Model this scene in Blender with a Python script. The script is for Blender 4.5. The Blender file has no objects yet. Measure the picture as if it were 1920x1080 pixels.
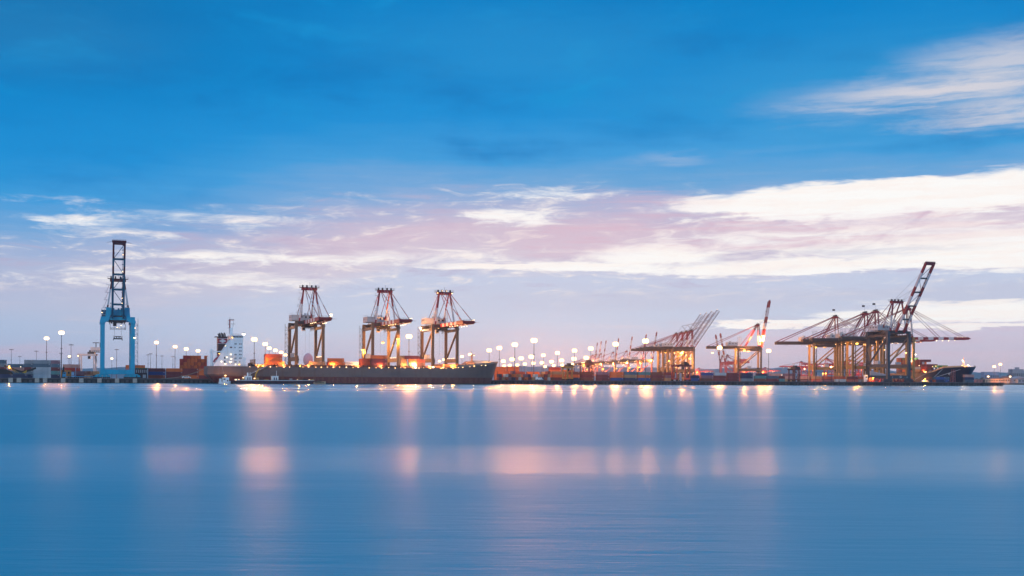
import bpy, math, random
from mathutils import Vector, Matrix
R = math.radians
rnd = random.Random(7)
sc = bpy.context.scene
COL = sc.collection

# ------------------------------------------------------------------ helpers
def lin(c):
    out = []
    for v in c:
        v /= 255.0
        out.append(v/12.92 if v <= .04045 else ((v+.055)/1.055)**2.4)
    return tuple(out)

def tag(o, label=None, cat=None, group=None, kind=None):
    if label: o['label'] = label
    if cat: o['category'] = cat
    if group: o['group'] = group
    if kind: o['kind'] = kind
    return o

def empty(name, loc=(0, 0, 0), rz=0.0):
    o = bpy.data.objects.new(name, None)
    o.empty_display_size = .5
    o.location = loc
    o.rotation_euler = (0, 0, rz)
    COL.objects.link(o)
    return o

def copy_tree(o, parent=None):
    c = o.copy()
    COL.objects.link(c)
    c.parent = parent
    for ch in list(o.children):
        copy_tree(ch, c)
    return c

class MB:
    """collects shapes into one mesh"""
    def __init__(self):
        self.v, self.f, self.m = [], [], []
    def add(self, vs, fs, m=0):
        b = len(self.v)
        self.v += [tuple(p) for p in vs]
        for f in fs:
            self.f.append(tuple(b+i for i in f)); self.m.append(m)
        return self
    def box(self, c, s, m=0, rz=0.0):
        x, y, z = s[0]/2, s[1]/2, s[2]/2
        ca, sa = math.cos(rz), math.sin(rz)
        vs = []
        for dz in (-z, z):
            for dx, dy in ((-x, -y), (x, -y), (x, y), (-x, y)):
                vs.append((c[0]+dx*ca-dy*sa, c[1]+dx*sa+dy*ca, c[2]+dz))
        return self.add(vs, [(3, 2, 1, 0), (4, 5, 6, 7), (0, 1, 5, 4), (1, 2, 6, 5), (2, 3, 7, 6), (3, 0, 4, 7)], m)
    def beam(self, p, q, w, h, m=0, up=(0, 0, 1), w2=None, h2=None):
        """square beam from p to q, width w across, h in the 'up' sense, optionally tapering"""
        p, q = Vector(p), Vector(q)
        d = (q-p).normalized()
        u = Vector(up)
        if abs(d.dot(u)) > .98: u = Vector((0, 1, 0))
        s = d.cross(u).normalized(); u = s.cross(d).normalized()
        w2 = w if w2 is None else w2; h2 = h if h2 is None else h2
        vs = []
        for c, ww, hh in ((p, w, h), (q, w2, h2)):
            for a, b in ((-1, -1), (1, -1), (1, 1), (-1, 1)):
                vs.append(c+s*(a*ww/2)+u*(b*hh/2))
        return self.add(vs, [(3, 2, 1, 0), (4, 5, 6, 7), (0, 1, 5, 4), (1, 2, 6, 5), (2, 3, 7, 6), (3, 0, 4, 7)], m)
    def striped(self, p, q, w, h, ms, up=(0, 0, 1)):
        p, q = Vector(p), Vector(q)
        n = len(ms)
        for i, m in enumerate(ms):
            self.beam(p.lerp(q, i/n), p.lerp(q, (i+1)/n), w, h, m, up)
        return self
    def tube(self, p, q, r, m=0, n=6, r2=None):
        p, q = Vector(p), Vector(q)
        r2 = r if r2 is None else r2
        d = (q-p).normalized()
        a = d.orthogonal().normalized(); b = d.cross(a)
        vs = []
        for c, rr in ((p, r), (q, r2)):
            for i in range(n):
                t = 2*math.pi*i/n
                vs.append(c+a*(rr*math.cos(t))+b*(rr*math.sin(t)))
        fs = [tuple(range(n-1, -1, -1)), tuple(range(n, 2*n))]
        fs += [(i, (i+1) % n, n+(i+1) % n, n+i) for i in range(n)]
        return self.add(vs, fs, m)
    def prism(self, poly, a, b, axis='y', m=0):
        """extrude a 2-D outline (x,z)/(y,z)/(x,y) between a and b on the axis"""
        n = len(poly)
        def P(p, t):
            return {'y': (p[0], t, p[1]), 'x': (t, p[0], p[1]), 'z': (p[0], p[1], t)}[axis]
        vs = [P(p, a) for p in poly]+[P(p, b) for p in poly]
        fs = [tuple(range(n-1, -1, -1)), tuple(range(n, 2*n))]
        fs += [(i, (i+1) % n, n+(i+1) % n, n+i) for i in range(n)]
        return self.add(vs, fs, m)
    def lathe(self, prof, c=(0, 0, 0), m=0, n=12):
        vs, fs = [], []
        for r, z in prof:
            for i in range(n):
                t = 2*math.pi*i/n
                vs.append((c[0]+r*math.cos(t), c[1]+r*math.sin(t), c[2]+z))
        k = len(prof)
        for j in range(k-1):
            for i in range(n):
                fs.append((j*n+i, j*n+(i+1) % n, (j+1)*n+(i+1) % n, (j+1)*n+i))
        fs.append(tuple(range(n-1, -1, -1))); fs.append(tuple((k-1)*n+i for i in range(n)))
        return self.add(vs, fs, m)
    def build(self, name, mats, parent=None, smooth=False, recalc=True):
        me = bpy.data.meshes.new(name)
        me.from_pydata(self.v, [], self.f)
        if not isinstance(mats, (list, tuple)): mats = [mats]
        for mm in mats: me.materials.append(mm)
        for p, i in zip(me.polygons, self.m):
            p.material_index = i
            p.use_smooth = smooth
        if recalc:
            import bmesh
            bm = bmesh.new(); bm.from_mesh(me)
            bmesh.ops.recalc_face_normals(bm, faces=bm.faces)
            bm.to_mesh(me); bm.free()
        me.update()
        o = bpy.data.objects.new(name, me)
        COL.objects.link(o)
        o.parent = parent
        return o

# ------------------------------------------------------------------ node helpers
class NT:
    def __init__(self, nt): self.nt = nt
    def n(self, t, **kw):
        x = self.nt.nodes.new(t)
        for k, v in kw.items(): setattr(x, k, v)
        return x
    def put(self, sock, v):
        if isinstance(v, bpy.types.NodeSocket): self.nt.links.new(v, sock)
        elif v is not None:
            if isinstance(v, (tuple, list)) and len(v) == 3 and sock.type == 'RGBA': v = (*v, 1)
            sock.default_value = v
    def math(self, op, a, b=None, c=None, clamp=False):
        x = self.n('ShaderNodeMath', operation=op, use_clamp=clamp)
        self.put(x.inputs[0], a); self.put(x.inputs[1], b); self.put(x.inputs[2], c)
        return x.outputs[0]
    def add(self, a, b): return self.math('ADD', a, b)
    def sub(self, a, b): return self.math('SUBTRACT', a, b)
    def mul(self, a, b): return self.math('MULTIPLY', a, b)
    def mr(self, v, a, b, c=0., d=1., smooth=True):
        x = self.n('ShaderNodeMapRange', interpolation_type='SMOOTHSTEP' if smooth else 'LINEAR')
        x.clamp = True
        for i, k in enumerate((v, a, b, c, d)): self.put(x.inputs[i], k)
        return x.outputs[0]
    def vec(self, a, b, c):
        x = self.n('ShaderNodeCombineXYZ')
        for i, k in enumerate((a, b, c)): self.put(x.inputs[i], k)
        return x.outputs[0]
    def noise(self, v, scale=1., detail=4., rough=.5, dist=0., out=0):
        x = self.n('ShaderNodeTexNoise')
        self.put(x.inputs['Vector'], v)
        x.inputs['Scale'].default_value = scale; x.inputs['Detail'].default_value = detail
        x.inputs['Roughness'].default_value = rough; x.inputs['Distortion'].default_value = dist
        return x.outputs[out]
    def mix(self, f, a, b, blend='MIX'):
        x = self.n('ShaderNodeMix', data_type='RGBA', blend_type=blend)
        self.put(x.inputs[0], f); self.put(x.inputs[6], a); self.put(x.inputs[7], b)
        return x.outputs[2]
    def ramp(self, f, stops):
        x = self.n('ShaderNodeValToRGB')
        self.put(x.inputs[0], f)
        e = x.color_ramp.elements
        while len(e) < len(stops): e.new(.5)
        for k, (p, c) in enumerate(stops):
            e[k].position = p; e[k].color = (*c, 1)
        return x.outputs[0]

MATS = {}
def paint(name, col, rough=.5, dirt=.25, metal=0., scale=.6, dirtcol=None, vary=0.0, streak=False):
    """weathered paint: base colour with noise grime, optional per-object variation and rain streaks"""
    if name in MATS: return MATS[name]
    m = bpy.data.materials.new(name); m.use_nodes = True
    T = NT(m.node_tree); b = m.node_tree.nodes['Principled BSDF']
    tc = T.n('ShaderNodeTexCoord')
    mp = T.n('ShaderNodeMapping'); T.put(mp.inputs[0], tc.outputs['Object'])
    mp.inputs['Scale'].default_value = (1, 1, .18) if streak else (1, 1, 1)
    n = T.noise(mp.outputs[0], scale, 6, .65)
    f = T.mr(n, .42, .72, 0, dirt)
    dc = dirtcol or tuple(c*.35+.01 for c in col)
    base = col
    if vary:
        oi = T.n('ShaderNodeObjectInfo')
        k = T.mr(oi.outputs['Random'], 0, 1, 1-vary, 1+vary, smooth=False)
        base = T.mix(1., col, T.vec(k, k, k), 'MULTIPLY')
    T.put(b.inputs['Base Color'], T.mix(f, base, dc))
    T.put(b.inputs['Roughness'], T.mr(n, .3, .7, max(.1, rough-.1), min(1, rough+.15)))
    b.inputs['Metallic'].default_value = metal
    MATS[name] = m
    return m

def emis(name, col, strength):
    if name in MATS: return MATS[name]
    m = bpy.data.materials.new(name); m.use_nodes = True
    nt = m.node_tree; nt.nodes.clear()
    e = nt.nodes.new('ShaderNodeEmission'); o = nt.nodes.new('ShaderNodeOutputMaterial')
    e.inputs[0].default_value = (*col, 1); e.inputs[1].default_value = strength
    nt.links.new(e.outputs[0], o.inputs[0])
    MATS[name] = m
    return m

# ------------------------------------------------------------------ the site
F = 2058.0                       # focal length in photo pixels: 50 degrees across
EYE = 3.0                        # camera height over the water
GZ = 3.5                         # top of the quay
PHI = R(21.0)                    # the quay runs away to the right
U = Vector((math.cos(PHI), math.sin(PHI), 0)); V = Vector((-math.sin(PHI), math.cos(PHI), 0))
O0 = Vector((0, 899, 0))
def hy(px): return 714 + .0045*(px-960)
def s_at(px, v):                 # distance along the quay that is seen in a direction
    k = (px-960)/F
    return (k*(O0.y+V.y*v) - V.x*v)/(U.x - U.y*k)
def quay(s, v, z=GZ): 
    p = O0+U*s+V*v
    return Vector((p.x, p.y, z))
def at(px, v, z=GZ): return quay(s_at(px, v), v, z)
def far(px, Y, z=GZ): return Vector(((px-960)/F*Y, Y, z))
ORD = ['first', 'second', 'third', 'fourth', 'fifth', 'sixth', 'seventh', 'eighth', 'ninth', 'tenth', 'eleventh', 'twelfth',
       'thirteenth', 'fourteenth', 'fifteenth', 'sixteenth', 'seventeenth', 'eighteenth', 'nineteenth', 'twentieth']
# ------------------------------------------------------------------ camera
cam = bpy.data.objects.new('camera', bpy.data.cameras.new('camera'))
COL.objects.link(cam); sc.camera = cam
cam.matrix_world = Matrix.Translation((0, 0, EYE)) @ Matrix.Rotation(R(90), 4, 'X') @ Matrix.Rotation(R(.26), 4, 'Z')
cam.data.sensor_width = 36; cam.data.lens = 36*F/1920
cam.data.shift_y = (714-540)/1920
cam.data.clip_start = .5; cam.data.clip_end = 60000
sc.view_settings.view_transform = 'Standard'; sc.view_settings.look = 'None'
sc.view_settings.exposure = 0; sc.view_settings.gamma = 1
sc.cycles.use_denoising = True
sc.cycles.max_bounces = 6; sc.cycles.diffuse_bounces = 2; sc.cycles.glossy_bounces = 3
sc.cycles.sample_clamp_indirect = 4
sc.cycles.volume_bounces = 1
sc.cycles.volume_step_rate = 20
sc.cycles.caustics_reflective = False; sc.cycles.caustics_refractive = False

# ------------------------------------------------------------------ sky: dusk sky with cloud banks, as functions of direction
SUN_EL, SUN_AZ = R(14), R(205)    # low afterglow from behind the camera
w = bpy.data.worlds.new('World'); sc.world = w; w.use_nodes = True
T = NT(w.node_tree); T.nt.nodes.clear()
tc = T.n('ShaderNodeTexCoord')
sp = T.n('ShaderNodeSeparateXYZ'); T.put(sp.inputs[0], tc.outputs['Generated'])
dx, dy, dz = sp.outputs
D2 = 180/math.pi
AZ = T.mul(T.math('ARCTAN2', dx, dy), D2)
EL = T.mul(T.math('ARCSINE', dz), D2)
def azel(px, y):
    a = math.atan((px-960)/F)
    return math.degrees(a), math.degrees(math.atan((hy(px)-y)/F*math.cos(a)))
# fields of cloud noise, drawn out sideways as cloud banks seen edge-on are
P1 = T.vec(T.mul(AZ, .10), T.mul(EL, .42), .3)
nA = T.sub(T.noise(P1, 1., 5, .55), .5)
P2 = T.vec(T.mul(AZ, .22), T.mul(EL, 1.35), 4.1)
nB = T.sub(T.noise(P2, 1., 7, .62, .5), .5)
P3 = T.vec(T.add(T.mul(AZ, .12), T.mul(EL, .15)), T.mul(EL, 2.6), 9.)
nC = T.sub(T.noise(P3, 1., 6, .6, .2), .5)
P4 = T.vec(T.mul(AZ, .55), T.mul(EL, 2.4), 17.)
nD = T.sub(T.noise(P4, 1., 7, .65, .6), .5)
EB = T.add(10.1, T.mul(T.mr(AZ, -3, -25), -3.2))          # where the blue vault meets the lower cloud deck
t = T.add(T.sub(EL, EB), T.add(T.mul(nA, 3.0), T.mul(nC, 1.5)))
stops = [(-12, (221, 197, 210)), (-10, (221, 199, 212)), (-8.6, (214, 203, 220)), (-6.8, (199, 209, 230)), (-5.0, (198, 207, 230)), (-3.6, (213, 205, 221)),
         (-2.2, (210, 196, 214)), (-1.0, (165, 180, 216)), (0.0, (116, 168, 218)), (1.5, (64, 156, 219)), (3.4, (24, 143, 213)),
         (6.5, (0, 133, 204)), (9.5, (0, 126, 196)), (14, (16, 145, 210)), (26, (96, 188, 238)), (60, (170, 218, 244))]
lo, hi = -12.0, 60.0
# the ramp is split in two so that the low part keeps its resolution
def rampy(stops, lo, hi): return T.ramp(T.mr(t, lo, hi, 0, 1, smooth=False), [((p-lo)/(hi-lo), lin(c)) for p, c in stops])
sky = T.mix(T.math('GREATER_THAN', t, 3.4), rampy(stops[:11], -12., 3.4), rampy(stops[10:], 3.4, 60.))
# darker and brighter drifts in the blue
up = T.mr(t, -.5, 3.)
nE0 = T.sub(T.noise(T.vec(T.mul(AZ, .16), T.mul(EL, .38), 50.), 1., 6, .6, .6), .5)
sky = T.mix(T.mul(up, T.mr(T.add(nA, T.mul(nE0, .6)), .0, .34, 0, .5)), sky, lin((0, 108, 180)))
tl = T.mul(T.mr(AZ, -8, -27), T.mr(EL, 12, 19))
sky = T.mix(T.mul(tl, .75), sky, lin((6, 100, 162)))
sky = T.mix(T.mul(up, T.mr(T.add(nE0, T.mul(nD, .25)), -.02, -.30, 0, .55)), sky, lin((14, 150, 214)))
# cooler, bluer to the left
left = T.mul(T.mr(AZ, -6, -26), T.mr(t, .5, -2.5))
sky = T.mix(T.mul(left, .60), sky, lin((160, 186, 220)))
lowl = T.mul(T.mr(AZ, -2, -20), T.mr(EL, 2.6, .8))
sky = T.mix(T.mul(lowl, .35), sky, lin((196, 184, 212)))
AZd = T.add(AZ, T.add(T.mul(nB, 5.5), T.mul(nD, 2.2)))
ELd = T.add(EL, T.add(T.mul(nB, 1.1), T.add(T.mul(nC, .9), T.mul(nD, .65))))
def blob(px, y, rx, ry, soft=.6, tilt=0.):
    a, e = azel(px, y)
    X = T.mul(T.sub(AZd, a), F/rx/D2)
    Y = T.mul(T.sub(T.sub(ELd, e), T.mul(T.sub(AZd, a), tilt)), F/ry/D2)
    r = T.math('SQRT', T.add(T.mul(X, X), T.mul(Y, Y)))
    return T.mr(r, 1+soft, 1-soft)
def layer(blobs):
    acc = None
    for k, b in blobs:
        v = T.mul(b, k)
        acc = v if acc is None else T.math('MAXIMUM', acc, v)
    return acc
# broken texture of the deck: cream crests and mauve troughs
deck = T.mul(T.mr(t, .6, -1.2), T.mr(EL, 3.2, 5.6))
P5 = T.vec(T.add(T.mul(AZ, .36), T.mul(EL, -.35)), T.mul(EL, 1.7), 31.)
nE = T.sub(T.noise(P5, 1., 8, .66, .9), .5)
sky = T.mix(T.mul(deck, T.mr(T.add(nE, T.mul(nD, .35)), .0, .24, 0, .8)), sky, lin((250, 240, 236)))
sky = T.mix(T.mul(deck, T.mr(T.add(nE, T.mul(nC, .5)), -.04, -.26, 0, .65)), sky, lin((184, 176, 206)))
lowd = T.mul(T.mr(EL, 6.5, 4.5), T.mr(EL, .3, 1.8))
sky = T.mix(T.mul(lowd, T.mr(T.add(nC, T.mul(nA, .6)), .05, .3, 0, .45)), sky, lin((222, 214, 226)))
# pink-mauve undersides
pink = layer([(.8, blob(1090, 440, 170, 36, .6, .10)), (.35, blob(800, 440, 330, 36, .9)), (.85, blob(1480, 421, 330, 14, .7, .01)), (.75, blob(1390, 456, 300, 10, .8, .01)), (.5, blob(1800, 425, 200, 22, .8)),
              (.5, blob(1210, 378, 110, 22, .7)), (.5, blob(1780, 642, 330, 22)), (.5, blob(60, 658, 110, 10)), (.45, blob(1850, 605, 250, 6, .8)), (.3, blob(500, 440, 260, 16, .9))])
# sunlit gaps
gap = layer([(1.08, blob(1640, 374, 370, 33, .5, .01)), (1.0, blob(1880, 352, 280, 30, .7, .05)), (1., blob(1370, 388, 100, 19, .6)), (.66, blob(1640, 445, 420, 58, .7)), (.9, blob(1230, 480, 140, 24, .7)), (.85, blob(1040, 500, 280, 11, .7)),
             (.85, blob(1560, 498, 430, 14, .6)), (1., blob(1860, 470, 240, 36, .6)), (1., blob(1830, 585, 260, 19, .5)), (.95, blob(1480, 606, 150, 8, .5)), (.9, blob(1760, 615, 200, 7, .5)),
             (.80, blob(960, 405, 110, 16, .8)), (.72, blob(520, 484, 240, 16, .9)), (.55, blob(360, 522, 360, 18, .9)), (.62, blob(165, 412, 90, 14, .9)), (.5, blob(190, 432, 160, 12, .9)),
             (.55, blob(700, 480, 420, 16, .9)), (.4, blob(90, 375, 170, 10, .9)), (.6, blob(310, 446, 46, 12, .9)), (.55, blob(1040, 365, 150, 14, .9)), (.45, blob(420, 410, 260, 22, .9))])
wisp = layer([(.85, blob(1770, 168, 200, 24, .8, .02)), (.7, blob(1900, 120, 150, 40, .8)), (.7, blob(1890, 205, 130, 24, .9)), (.25, blob(1600, 190, 130, 26, .9)),
              (.25, blob(1250, 300, 60, 10, .9))])
veil = layer([(.55, blob(1750, 160, 420, 90, .9)), (.3, blob(1000, 90, 300, 60, .9)), (.3, blob(1450, 330, 500, 30, .8)), (.25, blob(40, 60, 200, 60, .9))])
fine = T.mr(T.add(nC, T.mul(nD, .9)), -.22, .12, .25, 1.)
sky = T.mix(T.mul(veil, .6), sky, lin((72, 160, 208)))
gm = T.mr(T.add(gap, T.add(T.mul(nE, .85), T.mul(nD, .40))), .26, .84)
sky = T.mix(T.mul(gm, T.mr(gap, .02, .2)), sky, T.mix(T.mr(T.add(nC, T.mul(nD, .5)), -.15, .12), (1.0, .93, .89), (1.0, .985, .965)))
sky = T.mix(T.mul(pink, T.mr(T.add(nC, T.mul(nE, .8)), -.22, .06, .95, .42)), sky, lin((224, 186, 203)))
sky = T.mix(T.mul(wisp, T.mr(T.add(nC, T.mul(nE, .8)), -.28, .12, .35, .95)), sky, lin((232, 222, 222)))
# grey-violet shadowed banks low on the right, and a warm horizon
bank = layer([(.6, blob(1750, 552, 380, 17, .6)), (.5, blob(1300, 560, 420, 22, .8)), (.55, blob(1640, 470, 140, 6, .8)), (.5, blob(1900, 645, 300, 14, .8)), (.4, blob(1420, 596, 90, 4, .7))])
sky = T.mix(T.mul(bank, .75), sky, lin((197, 197, 217)))
# physical low-sun sky underneath adds its own glow
ns = T.n('ShaderNodeTexSky', sky_type='NISHITA'); ns.sun_disc = False
ns.sun_elevation = SUN_EL; ns.sun_rotation = SUN_AZ
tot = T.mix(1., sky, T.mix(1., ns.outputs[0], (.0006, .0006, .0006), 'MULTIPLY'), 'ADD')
below = T.mr(EL, -.3, -1.5)
tot = T.mix(below, tot, lin((40, 80, 110)))
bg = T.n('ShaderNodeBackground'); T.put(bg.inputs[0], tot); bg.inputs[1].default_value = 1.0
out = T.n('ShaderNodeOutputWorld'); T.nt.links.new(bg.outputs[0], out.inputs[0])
w.cycles.sampling_method = 'MANUAL'; w.cycles.sample_map_resolution = 512

sun = bpy.data.objects.new('sun', bpy.data.lights.new('sun', 'SUN'))
COL.objects.link(sun)
sun.data.energy = 1.0; sun.data.angle = R(35); sun.data.color = (1., .94, .90)
sd = Vector((math.sin(SUN_AZ)*math.cos(SUN_EL), math.cos(SUN_AZ)*math.cos(SUN_EL), math.sin(SUN_EL)))
sun.rotation_euler = (-sd).to_track_quat('-Z', 'Y').to_euler()

# ------------------------------------------------------------------ water
m = bpy.data.materials.new('harbour_water'); m.use_nodes = True
T = NT(m.node_tree); b = m.node_tree.nodes['Principled BSDF']
geo = T.n('ShaderNodeNewGeometry'); sp = T.n('ShaderNodeSeparateXYZ'); T.put(sp.inputs[0], geo.outputs['Position'])
x, y, z = sp.outputs
lx = T.mul(T.math('DIVIDE', x, T.math('MAXIMUM', y, 5.)), 18.)
ly = T.math('LOGARITHM', T.math('MAXIMUM', y, 5.), 2.718)
wob = T.sub(T.noise(T.vec(T.mul(x, .10), T.mul(y, .30), 0.), 1., 6, .65), .5)
yy = T.add(y, T.mul(wob, 9.))
# calm slick between two ruffled reaches, finer slicks farther out
band = T.mul(T.mr(yy, 28., 38.), T.mr(yy, 55., 44.))
slick = T.noise(T.vec(T.mul(T.math('DIVIDE', x, T.math('MAXIMUM', y, 5.)), 1.6), T.mul(T.math('LOGARITHM', T.math('MAXIMUM', y, 5.), 2.718), 7.), 3.), 1., 6, .62)
lg = T.math('LOGARITHM', T.math('MAXIMUM', y, 10.), 2.718)
base = T.add(T.mr(lg, 4.6, 6.3, .0, -.155), .42)
streaks = T.mul(T.mr(slick, .50, .66), T.mr(y, 60, 100))
nearv = T.mul(T.mul(T.sub(slick, .5), .09), T.mr(y, 70, 30))
rough = T.sub(base, T.add(T.add(T.mul(band, .095), nearv), T.mul(streaks, .07)))
T.put(b.inputs['Roughness'], rough)
T.put(b.inputs['Base Color'], (.0, .30, .45))
b.inputs['IOR'].default_value = 1.33
# blurred long-exposure ripples: slopes drawn out sideways
rp = T.noise(T.vec(T.mul(x, .55), T.mul(y, 3.0), 0.), 1., 5, .6)
rl = T.noise(T.vec(T.mul(x, .02), T.mul(y, .10), 7.), 1., 4, .6)
h = T.add(T.mul(rp, T.mr(y, 120, 20, .0, .018)), T.mul(rl, T.mr(y, 200, 50, .0, .10)))
bp = T.n('ShaderNodeBump'); bp.inputs['Strength'].default_value = 1.0; bp.inputs['Distance'].default_value = 1.0
T.put(bp.inputs['Height'], h); T.put(b.inputs['Normal'], bp.outputs[0])
mb = MB()
mb.add([(-9000, -400, 0), (9000, -400, 0), (9000, 12000, 0), (-9000, 12000, 0)], [(0, 1, 2, 3)])
wt = mb.build('water', m); tag(wt, 'smooth blue harbour water streaked with lamp reflections', kind='structure')
# ------------------------------------------------------------------ colours
RED = paint('crane_red', lin((134, 22, 32)), .45, .35, streak=True)
WHITE = paint('crane_white', lin((196, 194, 200)), .45, .35, dirtcol=(.30, .22, .18), streak=True)
TAUPE = paint('crane_taupe', lin((96, 80, 66)), .55, .35, streak=True)
YELL_LIT = paint('crane_lamplit_ochre', lin((146, 116, 70)), .55, .3, streak=True)  # yellow lamplight on the berth crane legs is put into this colour
SLATE = paint('crane_slate', lin((56, 64, 74)), .55, .35, streak=True)
BLUE = paint('crane_blue', lin((0, 158, 194)), .4, .3, dirtcol=lin((0, 74, 108)), streak=True)
TEAL = paint('crane_teal', lin((16, 84, 112)), .45, .25, streak=True)
MAROON = paint('dark_maroon', lin((92, 26, 36)), .5, .3)
STEEL = paint('dark_steel', lin((46, 42, 48)), .5, .35)
GREY = paint('light_grey', lin((172, 176, 186)), .5, .3, dirtcol=(.2, .17, .15), streak=True)
PALE = paint('pale_lattice', lin((150, 147, 160)), .5, .3)
BLACK = paint('black_rubber', (.012, .012, .014), .7, .2)
GLASS = paint('dark_glass', (.015, .02, .03), .08, 0.)
WARM = emis('lamp_warm', (1, .58, .22), 6)
SOFT = emis('lamp_soft', (1, .66, .34), 5)
AMBER = emis('lamp_amber', (1, .50, .07), 9)
AMBH = emis('lamp_amber_high', (1, .50, .07), 9)
COOL = emis('lamp_cool', (1, .80, .56), 7)
DIM = emis('lamp_small', (1, .66, .34), 6)
WALLP = emis('wall_lamp', (1, .78, .50), 7)
LPOW = {'lamp_warm': (16e3, (1, .40, .11)), 'lamp_amber': (17e3, (1, .36, .05)), 'lamp_amber_high': (70e3, (1, .34, .06)), 'lamp_cool': (14e3, (1, .56, .28)), 'wall_lamp': (500., (1, .62, .34))}
def bulb(parent, p, power, col, rad=.8):
    """the light a lit lamp throws"""
    l = bpy.data.lights.new('lamp_light', 'POINT'); l.energy = power; l.color = col; l.shadow_soft_size = rad
    o = bpy.data.objects.new('lamp_light', l); COL.objects.link(o); o.location = p; o.parent = parent
    return o

def lamp_head(parent, p, r=.9, mat=None, name='floodlight', boff=None):
    """a floodlight: hooded box with a bulging lit lens"""
    mb = MB()
    mb.lathe([(.05, -r*.75), (r*.6, -r*.6), (r*.9, -r*.25), (r, 0), (r*.9, r*.25)], p, 0, 10)
    mb.lathe([(r*.95, r*.25), (r*.95, r*.5), (r*.4, r*.8)], p, 1, 10)
    mat = mat or WARM
    if r >= .5 and mat.name in LPOW:
        pw, cl = LPOW[mat.name]
        bulb(parent, Vector(p)+Vector(boff or (0, 0, -r*1.15-.5)), pw*r*r, cl, .5)
    return mb.build(name, [mat, STEEL], parent)

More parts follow.
